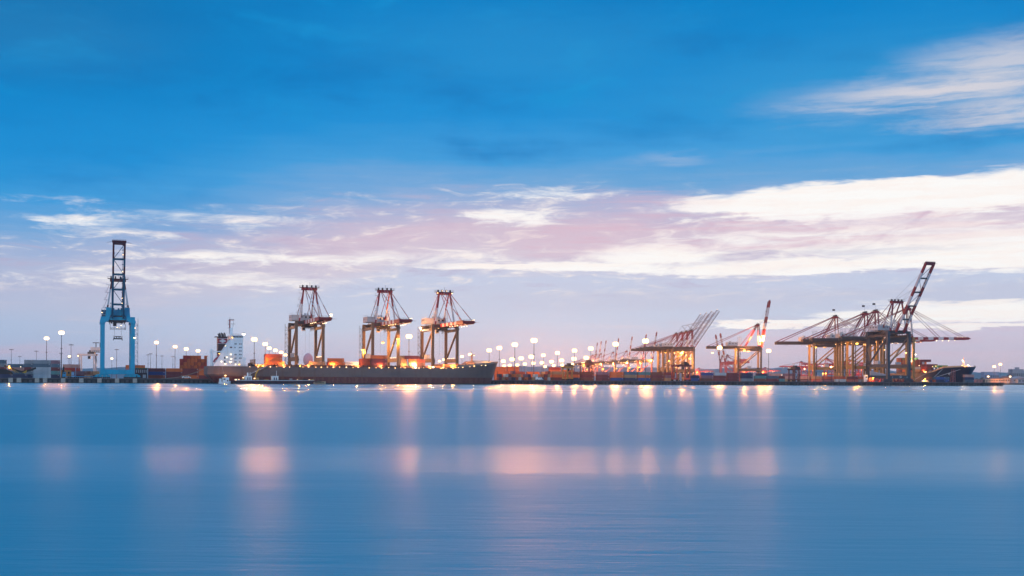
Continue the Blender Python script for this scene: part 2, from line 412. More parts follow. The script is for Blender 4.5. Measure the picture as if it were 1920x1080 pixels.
def make_crane(label, group, W=20.6, G=30., H=42., A=70., LB=58., ang=0., back=12., leg=TAUPE, top=None, sx=4., stripes=True, boomcol=None,
               house=GREY, lights=(), spreader=None, lattice=False, frame=None, girder=None, legw=2.5, reel=True, flag=False, boomlights=False,
               apexlights=False, house_y=.62):
    beamc = top or STEEL  # upper beams default to dark steel: their shade is put into the colour
    top = top or leg
    frame = frame or (RED, WHITE)
    girder = girder or STEEL
    root = empty('ship_to_shore_crane')
    tag(root, label, 'crane', group)
    hw = W/2
    # legs ------------------------------------------------------------
    for sx_ in (-1, 1):
        for y in (0, G):
            MB().beam((sx_*hw, y, 5.5), (sx_*hw, y, H+2.9), legw, legw*.85, 0, (0, 1, 0)).box((sx_*hw, y, H-.6), (legw*1.35, legw*1.2, 1.6)).build('leg', leg, root)
    for y in (0, G):
        m = MB().box((0, y, 4.6), (W+legw, legw*.8, 3.2))
        for k in range(-3, 4):                       # stiffener rims
            m.box((k*W/7, y-legw*.42, 4.6), (.18, .12, 3.3))
        m.box((0, y-legw*.5, 6.5), (W+legw, .08, .08)).box((0, y-legw*.5, 7.2), (W+legw, .08, .08))
        m.build('sill_beam', leg, root)
        m = MB().box((0, y, H+1.7), (W-legw, legw*.75, 2.2))
        m.build('portal_beam', beamc, root)
    for s in (-1, 1):                                # bogies under each corner
        for y in (0, G):
            m = MB()
            m.prism([(s*hw-4.8, 2.2), (s*hw+4.8, 2.2), (s*hw+3.2, 3.0), (s*hw-3.2, 3.0)], y-.6, y+.6, 'y', 0)
            for k in range(4):
                cx = s*hw-4.2+k*2.8
                m.prism([(cx-1.2, 1.0), (cx+1.2, 1.0), (cx+.7, 2.3), (cx-.7, 2.3)], y-.5, y+.5, 'y', 0)
                for q in (-.65, .65):
                    m.tube((cx+q, y-.35, .55), (cx+q, y+.35, .55), .55, 1, 10)
            m.build('bogie', [leg, STEEL], root)
        z1 = 15.5
        MB().box((s*hw, G/2, z1), (legw*.7, G-legw*.85, 3.0)).build('tie_beam', leg, root)
        MB().box((s*hw, G/2, H-1.4), (legw*.7, G-legw*.85, 2.0)).build('side_girder', beamc, root)
        MB().beam((s*hw, G-1.6, z1+1.6), (s*hw, 1.6, H-3.), 1.2, 1.2).build('brace', leg, root)
    # girders over the portal ----------------------------------------
    zg = H+2.0
    yb = G+back
    m = MB()
    for s in (-1, 1):
        m.box((s*sx, (yb-1)/2, zg), (1.3, yb+1, 3.6))
    for k in range(int(yb//7)+1):
        m.box((0, yb-.5-k*7, zg+1.), (2*sx-1.3, .7, 1.0))
    m.build('main_girder', girder, root)
    m = MB()                                          # walkway with handrails beside the girder
    for s in (-1, 1):
        xw = s*(sx+1.5)
        m.box((xw, yb/2, zg-1.2), (1.4, yb, .12))
        for hh in (.0, .6): m.box((xw+s*.65, yb/2, zg-.1+hh), (.06, yb, .06))
        for k in range(int(yb//3)+1): m.box((xw+s*.65, k*3, zg-.5), (.07, .07, 1.3))
        for k in range(4): m.box((xw, 2+k*(yb-3)/3.6, zg-2.2), (.25, .25, 2.))
    m.build('walkway', STEEL, root)
    # boom ------------------------------------------------------------
    a = R(ang)
    hy0 = Vector((0, -1.6, zg))
    d = Vector((0, -math.cos(a), math.sin(a))); up = Vector((0, math.sin(a), math.cos(a)))
    bc = boomcol or (RED, WHITE)
    seq = [0, 1]*5
    m = MB()
    if not lattice:
        st = [0, 0, 1, 0, 1, 0, 1, 1, 0, 0] if stripes == 'blue' else ([0, 0, 1, 0, 1, 0, 1, 0, 0] if ang else [0, 1, 0, 1, 0, 1, 0, 1, 0, 0, 0])
        if stripes == 'blue': st = [1, 1, 1, 1, 1, 1, 0, 1, 0, 0]
        if ang and stripes is True: st = [0, 0, 1, 1, 0, 0, 1, 1, 0, 0, 1, 1, 1, 0, 0]
        for s in (-1, 1):
            o = Vector((s*sx, 0, 0))
            MB().striped(hy0+o, hy0+o+d*LB, 1.25, 2.6, st, up).build('boom_girder', bc, root)
        for k in range(1, 6):
            p = hy0+d*(LB*k/5.-1.0)
            m = MB().beam(p-Vector((sx, 0, 0)), p+Vector((sx, 0, 0)), .9, 1.3 if k < 5 else 2.2, 1 if k in (5,) else 0, up)
            for hh in (1.4, 2.1): m.beam(p-Vector((sx, 0, 0))+up*hh, p+Vector((sx, 0, 0))+up*hh, .09, .09, 0, up)
            for q in (-1., -.3, .3, 1.): m.beam(p+Vector((sx*q, 0, 0))+up*.6, p+Vector((sx*q, 0, 0))+up*2.1, .08, .08, 0, d)
            m.build('boom_crossbeam', [STEEL if stripes != 'blue' else TEAL, bc[0]], root)
            if k < 5:
                q = hy0+d*(LB*(k+1)/5.-1.0)
                sgn = 1 if k % 2 else -1
                MB().tube(p+Vector((sgn*sx, 0, 0)), q-Vector((sgn*sx, 0, 0)), .22, 0, 5).build('boom_brace', STEEL if stripes != 'blue' else TEAL, root)
        m = MB()                                       # ladder of small landings inside one girder
        for k in range(16):
            p = hy0+d*(2+k*(LB-4)/15.)+Vector((sx-1.2, 0, 0))
            m.box(p, (.9, .6, .5)); m.beam(p, p+up*1.8, .12, .12)
        m.beam(hy0+d*2+Vector((sx-1.2, 0, 0)), hy0+d*(LB-2)+Vector((sx-1.2, 0, 0)), .2, .2, 0, up)
        m.build('boom_ladder', STEEL if stripes != 'blue' else TEAL, root)
        m = MB()                                       # tip platform
        p = hy0+d*(LB+.6)
        m.beam(p-Vector((sx+1., 0, 0)), p+Vector((sx+1., 0, 0)), 1.4, 1.2, 0, up)
        for q in range(-4, 5): m.beam(p+Vector((q*sx/4., 0, 0)), p+Vector((q*sx/4., 0, 0))+d*1.5, .1, .1)
        m.beam(p+d*1.5-Vector((sx+1, 0, 0)), p+d*1.5+Vector((sx+1, 0, 0)), .1, .1, 0, up)
        for s in (-1, 1): m.tube(p+Vector((s*(sx+.6), 0, 0)), p+Vector((s*(sx+4.4), 0, 0))-d*1.1, .09, 0, 5)
        m.build('tip_platform', bc[0] if stripes != 'blue' else MAROON, root)
    else:
        hgt = 4.2
        for s in (-1, 1):
            for hh in (0, hgt):
                o = Vector((s*sx*.75, 0, 0))+up*hh
                m.striped(hy0+o, hy0+o+d*LB, .55, .55, [0, 0, 1, 1, 1, 1, 1, 1, 1, 1, 1], up)
        n = 13
        for k in range(n):
            p, q = hy0+d*(LB*k/n), hy0+d*(LB*(k+1)/n)
            mi = 0 if k < 3 else 1
            for s in (-1, 1):
                o = Vector((s*sx*.75, 0, 0))
                m.tube(p+o, q+o+up*hgt if k % 2 else q+o, .16, mi, 4)
                m.tube(q+o, q+o+up*hgt, .2, mi, 4)
                m.tube(p+o+up*(0 if k % 2 == 0 else hgt), q+o+up*(hgt if k % 2 == 0 else 0), .18, mi, 4)
            m.tube(q-Vector((sx*.75, 0, 0)), q+Vector((sx*.75, 0, 0)), .22, mi, 4)
            m.tube(q-Vector((sx*.75, 0, 0))+up*hgt, q+Vector((sx*.75, 0, 0))+up*hgt, .22, mi, 4)
        m.build('boom', [RED, PALE], root)
        lamp_head(root, hy0+d*(LB+.5)+up*hgt, .45, DIM, 'tip_lamp')
    # A-frame ---------------------------------------------------------
    ax, ay = sx*1.15, G*.10
    apex = Vector((0, ay, A))
    fs = [0, 1, 1, 0] if stripes != 'blue' else [0, 1, 1, 0]
    for s in (-1, 1):
        MB().striped((s*hw*.82, .2, H), (s*ax, ay-1.2, A-1), 1.15, 1.15, [0, 1, 1, 0, 0] if stripes != 'blue' else [2, 0, 1, 1, 0], (0, 1, 0)).build('mast_leg', list(frame)+[leg], root)
        MB().striped((s*sx, G*.62, zg+1.8), (s*ax*.9, ay+1.2, A-1), .9, .9, [0, 1, 0, 0], (0, 1, 0)).build('rear_strut', frame, root)
    m = MB().box(apex, (2*ax+2.4, 4.0, 2.0))
    for q in (-.55, -.2, .2, .55):
        m.tube(apex+Vector((q*2*ax-.5, 0, 2.0)), apex+Vector((q*2*ax+.5, 0, 2.0)), 1.0, 1, 10)
    m.box(apex+Vector((0, 0, 1.05)), (2*ax+5.5, 5.4, .16), 1)
    for hx in (-ax-2.7, ax+2.7):
        for k in range(4): m.box(apex+Vector((hx, -2.6+k*1.7, 1.8)), (.08, .08, 1.4), 1)
        m.box(apex+Vector((hx, 0, 2.4)), (.07, 5.3, .07), 1)
    for hy_ in (-2.65, 2.65): m.box(apex+Vector((0, hy_, 2.4)), (2*ax+5.4, .07, .07), 1)
    m.tube(apex+Vector((.4, 0, 2)), apex+Vector((.4, 0, 5.2)), .09, 1, 5)
    m.build('apex_beam', [frame[0], STEEL], root)
    if flag:
        m = MB().tube(apex+Vector((.4, 0, 5)), apex+Vector((.4, 0, 10.)), .07, 0, 5)
        m.build('flagpole', STEEL, root)
        f = MB()
        pts = [(k*.6, math.sin(k*1.3)*.25) for k in range(6)]
        for (a0, b0), (a1, b1) in zip(pts, pts[1:]):
            f.beam((apex.x+.4+b0, apex.y+a0, A+8.8), (apex.x+.4+b1, apex.y+a1, A+8.8), .05, 2.0)
        f.build('flag', STEEL, root)
    if not lattice and stripes is not None:             # ladder landings up one mast leg
        m = MB()
        for k in range(5):
            tt = .15+k*.19
            p = Vector((-hw*.82, .2, H)).lerp(Vector((-ax, ay-1.2, A-1)), tt)
            m.box(p+Vector((-1.9, 0, 0)), (2.6, 2.2, .14))
            for q in (-.9, .9): m.box(p+Vector((-3.1, q, .8)), (.08, .08, 1.5))
            m.box(p+Vector((-3.1, 0, 1.5)), (.08, 2.0, .08)); m.box(p+Vector((-1.9, -1.05, 1.5)), (2.6, .07, .07))
            if k < 4:
                p2 = Vector((-hw*.82, .2, H)).lerp(Vector((-ax, ay-1.2, A-1)), tt+.19)
                m.beam(p+Vector((-2.6, .5, 0)), p2+Vector((-1.3, -.5, 0)), .5, .12)
        m.build('ladder', GREY, root)
    # stays -----------------------------------------------------------
    m = MB(); m2 = MB()
    for s in (-1, 1):
        top_ = apex+Vector((s*ax*.8, -1.4, 1))
        if ang == 0:
            for fr in (.48, .93):
                e = hy0+d*(LB*fr)+Vector((s*sx, 0, 1.4))
                m.striped(top_, e, .38, .38, [0, 0, 1, 0, 0] if stripes is True else [0]*3, (1, 0, 0))
            m.tube(apex+Vector((s*1.0, -1.4, 1.6)), hy0+d*(LB*.7)+Vector((s*1.0, 0, 1.5)), .09, 1, 4)
        else:
            e = hy0+d*(LB*.62)+Vector((s*sx, 0, 0))+up*1.4
            if lattice:
                e = hy0+d*(LB*.72)+Vector((s*sx*.75, 0, 0))+up*4.4
                k_ = hy0+d*(LB*.52)+Vector((s*sx*.75, 0, 0))+up*17.
                m.beam(k_, e, .5, .5, 1); m.beam(top_, k_.lerp(hy0+d*(LB*.35)+up*7, .5), .45, .45, 0)
                m.beam(k_, hy0+d*(LB*.45)+Vector((s*sx*.75, 0, 0))+up*4.4, .4, .4, 1)
                m.tube(top_, k_, .15, 1, 4)
            else:
                m.tube(top_, e, .13, 1, 4); m.tube(top_+Vector((s*.6, 0, .3)), hy0+d*(LB*.86)+Vector((s*(sx-.8), 0, 0))+up*1.4, .10, 1, 4)
        for yq in ((yb-1.5, G*.86) if back > 20 else (yb-1.5,)):
            m2.striped(apex+Vector((s*ax*.8, 1.4, 1)), (s*sx, yq, zg+1.8), .34 if back < 20 else .42, .34, [0, 0, 0, 0], (1, 0, 0))
            if back > 20: m2.striped(apex+Vector((s*ax*.5, 1.4, .3)), (s*sx*.9, yq-6., zg+1.8), .34, .34, [0, 0], (1, 0, 0))
    m.build('forestay', [frame[0], GREY], root); m2.build('backstay', frame[0], root)
    # machinery house, cab, trolley ------------------------------------
    my = G*house_y if back < 20 else G+2
    m = MB().box((-2.4, my+5, zg+4.4), (17., 14, 4.2))
    m.box((-2.4, my+5, zg+6.6), (17.4, 14.4, .25))
    hs = m.build('machinery_house', house, root)
    for k in range(3): MB().box((-10.93, my+1+k*4., zg+5.0), (.08, 1.4, 1.2)).build('window', GLASS, hs)
    for k in range(3): MB().box((-3+k*3, my-2.03, zg+5.0), (1.3, .08, 1.4)).build('window', GLASS, hs)
    m = MB()                                             # roof rails, vents and a service tower
    for xx in (-10.7, 5.9): 
        m.box((xx, my+5, zg+8.3), (.07, 14, .07))
        for k in range(6): m.box((xx, my-2+k*2.8, zg+7.8), (.07, .07, 1.2))
    for yq in (my-1.9, my+11.9): m.box((-2.4, yq, zg+8.3), (16.6, .07, .07))
    for q in (-2.5, 1., 3.): m.box((q, my+7, zg+7.9), (1.2, 1.6, 1.4))
    tz = zg+14.5 if back > 20 else zg+12
    for cx, cy in ((sx+1.5, my-5), (-sx-.5, my-6)):
        for q, r_ in ((-.9, -.9), (.9, -.9), (.9, .9), (-.9, .9)): m.box((cx+q, cy+r_, (zg+tz)/2), (.16, .16, tz-zg))
        for k in range(5):
            z_ = zg+2+k*(tz-zg-2)/4.4
            m.box((cx, cy, z_), (2.2, 2.2, .14)); m.beam((cx-.9, cy-.95, z_), (cx+.9, cy-.95, z_+(tz-zg-2)/4.4), .12, .12)
    m.build('service_tower', GREY if stripes != 'blue' else TEAL, root)
    ty = G*.35 if spreader is None else -2.5
    m = MB().box((0, ty, zg-2.4), (2*sx+1, 6, .9)).box((0, ty, zg-3.2), (5, 4, .8))
    for q in (-2.6, 2.6):
        for xx in (-sx-.8, sx+.8): m.box((xx, ty+q, zg-2.9), (.12, .12, 2.4))
        m.box((0, ty+q*1.1, zg-4.2), (2*sx+1.6, .12, .12))
    m.build('trolley', STEEL, root)
    m = MB().box((-sx*.55, ty+4.6, zg-4.3), (2.4, 2.6, 2.9)).box((-sx*.55, ty+4.6, zg-2.75), (2.8, 3., .2))
    cb = m.build('operator_cab', WHITE if stripes != 'blue' else STEEL, root)
    MB().box((-sx*.55, ty+3.27, zg-4.2), (2.1, .08, 1.9)).build('window', GLASS, cb)
    if spreader:
        m = MB()
        for xx in (-2.6, 2.6):
            for yy in (-1., 1.): m.tube((xx*.8, ty+yy, zg-2.4), (xx*.9, ty+yy, spreader+1.8), .07, 0, 4)
        m.build('hoist_rope', STEEL, root)
        m = MB().box((0, ty, spreader), (6.2, 1.5, .8)).box((0, ty, spreader+1.6), (4.6, 1.8, .5), 0)
        for q in (-1, 1):
            m.prism([(q*3.1, spreader-.4), (q*3.4, spreader-1.2), (q*2.9, spreader-1.2), (q*2.6, spreader-.4)], ty-.8, ty+.8, 'y')
            m.box((q*2.2, ty, spreader+.8), (.5, 1.2, 1.4)); m.box((q*.8, ty, spreader+1.), (.7, .9, 1.0)); m.tube((q*3., ty, spreader), (q*3., ty, spreader+2.2), .12)
        m.build('spreader', STEEL, root)
    else:                                                  # festoon cables hanging in loops
        m = MB()
        for k in range(12):
            y0, y1 = 3+k*1.9, 4.9+k*1.9
            m.tube((sx+1.1, y0, zg-2.), (sx+1.1, (y0+y1)/2, zg-5.-(k % 3)*.5), .08, 0, 4); m.tube((sx+1.1, (y0+y1)/2, zg-5.-(k % 3)*.5), (sx+1.1, y1, zg-2.), .08, 0, 4)
        m.build('festoon_cable', STEEL, root)
        m = MB()
        for xx in (-1.5, 1.5): m.tube((xx, ty, zg-2.4), (xx, ty, 20), .05, 0, 4)
        m.build('hoist_rope', STEEL, root)
    # stair tower by the landside leg and by the waterside right leg on the blue crane
    m = MB()
    cx, cy = (-hw-legw*.5-1.5, G-1.) if stripes != 'blue' else (hw+legw*.5+.9, 0.9)
    for q, r_ in ((-1.2, -1.4), (1.2, -1.4), (1.2, 1.4), (-1.2, 1.4)): m.box((cx+q, cy+r_, H/2+4), (.14, .14, H-4))
    nfl = 11
    for k in range(nfl):
        z0, z1 = 6+k*(H-6)/nfl, 6+(k+1)*(H-6)/nfl
        sg = 1 if k % 2 else -1
        m.box((cx, cy, z0), (2.6, 2.9, .14))
        m.beam((cx-1.2*sg, cy-1.0, z0), (cx+1.2*sg, cy-1.0, z1), .7, .14)
        m.box((cx, cy-1.4, z0+1.1), (2.6, .08, .08)); m.box((cx, cy-1.4, z0+.6), (2.6, .06, .06))
    m.build('stair_tower', STEEL if stripes != 'blue' else TEAL, root)
    if reel:                                               # cable reel hung on the waterside leg
        m = MB()
        cx = -hw+legw*.5+.6 if reel == 'front' else -hw+legw*.5+.6
        cy = 3.2
        for x0 in (cx-.35, cx+.35): m.tube((cx-.35 if x0 < cx else cx+.25, cy, 15.), (cx-.25 if x0 < cx else cx+.35, cy, 15.), 3.2, 0, 18)
        m.tube((cx-.3, cy, 15.), (cx+.3, cy, 15.), 2.5, 1, 18); m.tube((cx-1, cy, 15.), (cx+1, cy, 15.), .5, 0, 8)
        m.build('cable_reel', [STEEL, BLACK], root)
    m = MB()                                               # electrical house on the tie beam
    m.box((hw*.0-hw, G*.52, 18.6), (3., 5., 3.0)).box((-hw, G*.52, 20.2), (3.3, 5.3, .2))
    m.build('electrical_house', GREY if stripes != 'blue' else BLUE, root)
    for p, r, mat in lights: lamp_head(root, p, r, mat)
    if boomlights and ang == 0:
        for k in range(7): lamp_head(root, hy0+d*(LB*(.42+k*.055))+Vector((sx+.5 if k % 2 else -sx, 0, -2.0)), .38, DIM, 'boom_lamp')
        for k in range(4): lamp_head(root, hy0+d*(LB*(.86+k*.045))+Vector((sx+.9, 0, 1.9)), .28, DIM, 'boom_lamp')
    if apexlights:
        for q in (-1, 1): lamp_head(root, apex+Vector((q*(ax+1.4), -2.2, .2)), .48, WARM, 'apex_lamp')
        for q in (-.5, .3): lamp_head(root, apex+Vector((q*ax, -2.4, 2.)), .35, DIM, 'apex_lamp')
    return root

# ------------------------------------------------------------------ the cranes
def put(o, p, rz, scale=1.):
    o.location = p; o.rotation_euler = (0, 0, rz)
    if scale != 1.: o.scale = (scale,)*3
    return o

# blue crane by itself
BC = make_crane('tall bright blue crane with its boom raised, standing alone on the open quay', None, W=20.5, G=30, H=41.5, A=71, LB=59, ang=60, leg=BLUE, top=BLUE,
                frame=(MAROON, WHITE), boomcol=(MAROON, TEAL), stripes='blue', sx=3.7, girder=STEEL, spreader=28.5, legw=2.9, reel=False, house=TEAL,
                lights=[((11.5, -1.8, 29.5), .85, SOFT)])
# broad shoulders where the boom hinge sits between the legs
for s in (-1, 1):
    MB().prism([(s*11.9, 39.), (s*11.9, 42.), (s*8.2, 44.5), (s*8., 51.), (s*4.6, 51.), (s*4.6, 46.5), (s*6.4, 41.5), (s*8.8, 40.)], -1.9, 1.9, 'y').build('shoulder', BLUE, BC)
MB().box((0, 0, 47.5), (9.2, 2.6, 4.2)).box((0, -1.6, 49.9), (9.2, .1, .1)).box((0, -1.6, 50.6), (9.2, .1, .1)).build('hinge_beam', BLUE, BC)
m = MB()
for q in (-5.2, 5.2):
    for r_ in (-4.4, 4.4): m.box((q, r_-2.5, 37.2), (.14, .14, 4.2))
for z_ in (35.2, 36.2): 
    for r_ in (-6.9, 1.9): m.box((0, r_, z_), (10.4, .12, .12))
    for q in (-5.2, 5.2): m.box((q, -2.5, z_), (.12, 8.8, .12))
for k in range(9): m.box((-4.4+k*1.1, -6.9, 35.8), (.3, .3, .5+.5*(k % 3)))
m.build('service_platform', STEEL, BC)
for k, (xx, fr) in enumerate(((2.6, .2), (2.6, .27), (2.6, .62), (2.6, .84))):
    lamp_head(BC, Vector((xx, -1.6-math.cos(R(60))*59*fr-1.6, 43.5+math.sin(R(60))*59*fr)), .3, DIM, 'boom_lamp')
for xx, zz in ((2.1, 38.0), (-.6, 36.5), (1.0, 36.3), (-10.8, 47.), (11.6, 36.4)): lamp_head(BC, Vector((xx, -5.2, zz)), .36, DIM, 'platform_lamp')
put(BC, at(220.5, 3.), PHI)

# three cranes over the cargo ship
SHIPC = 'red and white striped cranes working the long cargo ship'
SC1 = make_crane('striped crane nearest the white bridge of the ship, bright light at its boom tip', SHIPC, W=20.6, legw=2.1, H=41.5, A=69.5, LB=57,
                 lights=[((7.2, -45., 47.5), 1.0, COOL), ((-6.6, -1.8, 9.5), .8, AMBER)], boomlights=True)
put(SC1, at(580.5, 3.), PHI)
SC2 = make_crane('middle striped crane of the three, with amber lamps on its legs', SHIPC, W=20.6, legw=2.1, H=41.5, A=69.5, LB=57,
                 lights=[((-11.5, 28., 24), 1.2, AMBER), ((-12.2, 26., 12.), .95, AMBER), ((4., 24., 30.), 1.15, AMBER), ((9.0, -4.2, 32), 1.15, AMBER)], boomlights=True)
put(SC2, at(722.5, 3.), PHI)
SC3 = make_crane('striped crane nearest the ship bow, with small lights along its top beam', SHIPC, W=20.6, legw=2.1, H=41.5, A=69.5, LB=57,
                 lights=[((-12., 29., 43.), .9, COOL), ((-2, 12., 42.), .6, WARM), ((-6.5, -2., 8.), .9, WARM)], boomlights=True, apexlights=True)
put(SC3, at(834., 3.), PHI)
for c in (SC1, SC2, SC3):      # row of lamps on the right tie beam, and its lit walkway
    for k in range(5): lamp_head(c, Vector((10.3, 3+k*5.5, 17.7)), .38, WARM, 'tie_beam_lamp')

# the big crane with the boom up at the right end of the quay
A1 = make_crane('largest crane, dark slate legs with its red and white boom raised high', None, W=24.4, G=29, H=45.5, A=76, LB=73, ang=57, leg=SLATE, top=STEEL, sx=4.6, legw=2.7,
                reel=True, lights=[((-3, 16, 31.), .55, WARM), ((6, 20, 29), .6, COOL)])
m = MB().tube((1.5, -1.25, 4.9), (1.5, -1.45, 4.9), 1.15, 0, 14); m.tube((1.5, -1.4, 4.9), (1.5, -1.5, 4.9), .62, 1, 14)
m.box((-8, -1.3, 4.6), (.5, .1, 1.1)).box((9, -1.3, 4.6), (.5, .1, 1.1)).box((9.4, -1.3, 5.), (.5, .1, .25))
m.build('emblem', [WHITE, SLATE], A1)
put(A1, at(1684.5, 3.), PHI)

# cranes on the second berth, booms down over the dark ship
R2 = R(89)
BERTH = 'cranes with lowered booms lined up behind the largest crane'
berth = [('crane with amber lamp on its corner and long rear girder reaching farthest left', 1570, 1280, dict(lights=[((-10.5, 28, 40.), 1.5, AMBER)])),
         ('lowered-boom crane second from the left in the line behind the largest crane', 1626, 1212, dict(lights=[((-11.5, 3, 40.), 1.0, DIM)])),
         ('lowered-boom crane third from the left in the line behind the largest crane', 1646, 1180, dict(lights=[((-11.5, 26, 41.), 1.45, AMBER)])),
         ('crane whose red and white boom stretches over the dark ship, behind the raised boom', 1706, 1132, dict(lights=[((-11.5, 8, 30.), .9, WARM)]))]
for i, (lb, px, Y, kw) in enumerate(berth):
    c = make_crane(lb, BERTH, W=21, G=30, H=43, A=75, LB=57, back=42, leg=YELL_LIT, girder=STEEL, flag=(i < 3), boomlights=True, **kw)
    for k in range(6): lamp_head(c, Vector((-5.4, 4+k*6.5, 41.2)), .42, WARM, 'girder_lamp')
    put(c, far(px, Y), R2)

# four cranes with raised lattice booms
LAT = 'row of four cranes with raised lattice booms'
lat = [('leftmost and farthest of the four cranes with raised lattice booms', 1271, 1690, [((-11, 20, 44.), 1.9, AMBH)]),
       ('second from the left of the four cranes with raised lattice booms', 1281, 1655, [((-11, 3, 46), 2.1, AMBH)]),
       ('third from the left of the four cranes with raised lattice booms', 1290, 1620, [((-11, 29, 30), 1.6, AMBH)]),
       ('rightmost and nearest of the four cranes with raised lattice booms', 1299.5, 1588, [((-11, 6, 33.), 1.7, AMBH)])]
for lb, px, Y, L in lat:
    c = make_crane(lb, LAT, W=20, G=30, H=46, A=72, LB=64, ang=56, back=42, leg=TAUPE, lattice=True, stripes=None, girder=STEEL, lights=L)
    for k in range(4): lamp_head(c, Vector((-10.8, 1.+k*9.3, 12.+7*(k % 3))), .55, DIM, 'leg_lamp')
    put(c, far(px, Y), R(88))

# single crane with a near-vertical boom, and a rank of the same far behind
C1 = make_crane('crane with near-vertical striped boom and long rear girder, two red stubs behind it', None, W=20, G=30, H=43, A=74, LB=62, ang=80, back=40, leg=TAUPE,
                lights=[((-10.8, 0, 58.), 1.7, AMBH), ((-10.8, 22, 41), 1.7, AMBH), ((-6, 63, 38), 1.4, WARM)])
put(C1, far(1424, 1455), R(88))
RANK = 'far rank of cranes with upright striped booms'
rank = [(1113, 3020, 'shortest upright boom at the left end of the far rank of cranes'), (1120, 2900, 'second upright crane from the left in the far rank'), (1129, 2850, 'third upright crane from the left in the far rank, close beside the second'),
        (1152, 2700, 'fourth upright crane of the far rank, half hidden by a big white lamp'), (1177, 2600, 'fifth upright crane of the far rank, standing in a clear gap'), (1203, 2480, 'sixth upright crane of the far rank, under the brightest lamp'),
        (1222, 2360, 'tallest and rightmost upright crane of the far rank, beside the lattice booms')]
proto = None
for i, (px, Y, lb) in enumerate(rank):
    if proto is None:
        proto = make_crane(lb, RANK, W=20, G=30, H=43, A=70, LB=60, ang=82, back=38, leg=paint('far_red', lin((188, 96, 78)), .6, .3),
                           lights=[((-11, 2, 46), 2.3, AMBH), ((-11, 28, 30), 2.1, AMBH)])
        for k in range(8): lamp_head(proto, Vector((-10.8, -2+k*9., 43.5-(k % 2)*8)), .75, DIM, 'girder_lamp')
        c = proto
    else: c = copy_tree(proto)
    c['label'] = lb; c['group'] = RANK
    put(c, far(px, Y), R(86))
# far red cranes with lowered booms, and two red booms leaning the other way
DIST = 'distant red cranes on the far side of the terminal'
RED2 = paint('distant_red', lin((190, 62, 70)), .6, .3)
dist = [(1312, 3300, 90, .85, 'distant small red crane between the lattice booms and the upright boom'), (1400, 3200, 91, 1., 'distant red crane behind the crane with the upright boom'),
        (1436, 3100, 92, 1., 'distant red crane right of the upright boom, arm pointing right'), (1500, 2200, -88, 1., 'red crane behind the amber corner lamp, arm pointing left'),
        (1548, 1900, -90, 1., 'nearer red crane behind the ochre legs, arm pointing left'), (1590, 2000, -90, 1., 'red crane seen between the ochre legs of the berth')]
proto = None
for px, Y, rz, s, lb in dist:
    if proto is None:
        proto = make_crane(lb, DIST, W=20, G=26, H=34, A=46, LB=46, ang=0, back=22, leg=RED2, top=RED2, girder=RED2, house=RED2, frame=(RED2, RED2), boomcol=(RED2, RED2),
                           lights=[((-10, 10, 33), 1.5, AMBH), ((-10, -20, 33), 1.2, WARM), ((-10, 28, 16), 1.4, WARM)])
        for k in range(7): lamp_head(proto, Vector((-10, -36+k*11., 33.5)), .6, DIM, 'girder_lamp')
        c = proto
    else: c = copy_tree(proto)
    c['label'] = lb; c['group'] = DIST
    put(c, far(px, Y), R(rz), s)
for px, Y, lb in ((1352, 2450, 'red crane with upright boom leaning left beside a white lamp'), (1361, 2380, 'red crane with upright boom leaning left, darker tip, left of the upright boom crane')):
    c = make_crane(lb, 'pair of red booms leaning left', W=20, G=30, H=40, A=56, LB=62, ang=80, back=20, leg=RED2, top=RED2, girder=RED2, house=RED2)
    put(c, far(px, Y), R(-92))
# ------------------------------------------------------------------ ground
CONC = paint('concrete', lin((88, 84, 88)), .8, .4, scale=.3)
DARKC = paint('dark_wall', lin((34, 32, 40)), .7, .5, scale=.4)  # darker colour below the coping and on the fender brackets
ASPH = paint('asphalt', (.06, .058, .06), .85, .3, scale=.05)
S_END = s_at(1881, 0)
p0, p1 = quay(-900, 0), quay(S_END, 0)
p2 = quay(S_END, 40)
p3 = Vector((416, 0, GZ)); 
k = (416-(O0.x+V.x*40))/U.x
p3 = quay(k, 40)
def slab(name, pts, z, mat, z0=-4):
    n = len(pts)
    vs = [(p[0], p[1], z) for p in pts]+[(p[0], p[1], z0) for p in pts]
    fs = [tuple(range(n)), tuple(range(2*n-1, n-1, -1))]+[(i, i+n, (i+1) % n+n, (i+1) % n) for i in range(n)]
    return MB().add(vs, fs).build(name, mat)
o = slab('ground', [p0, p1, p2, p3, (396, 1480), (770, 1905), (1500, 5200), (-3200, 5200), (-3200, 700)], GZ, ASPH)
tag(o, 'flat paved terminal ground behind the quay edge', kind='structure')
o = slab('far_shore', [(780, 1880), (3600, 1700), (3600, 7000), (700, 7000)], 2.6, ASPH)
tag(o, 'low far shore beyond the end of the quay', kind='structure')
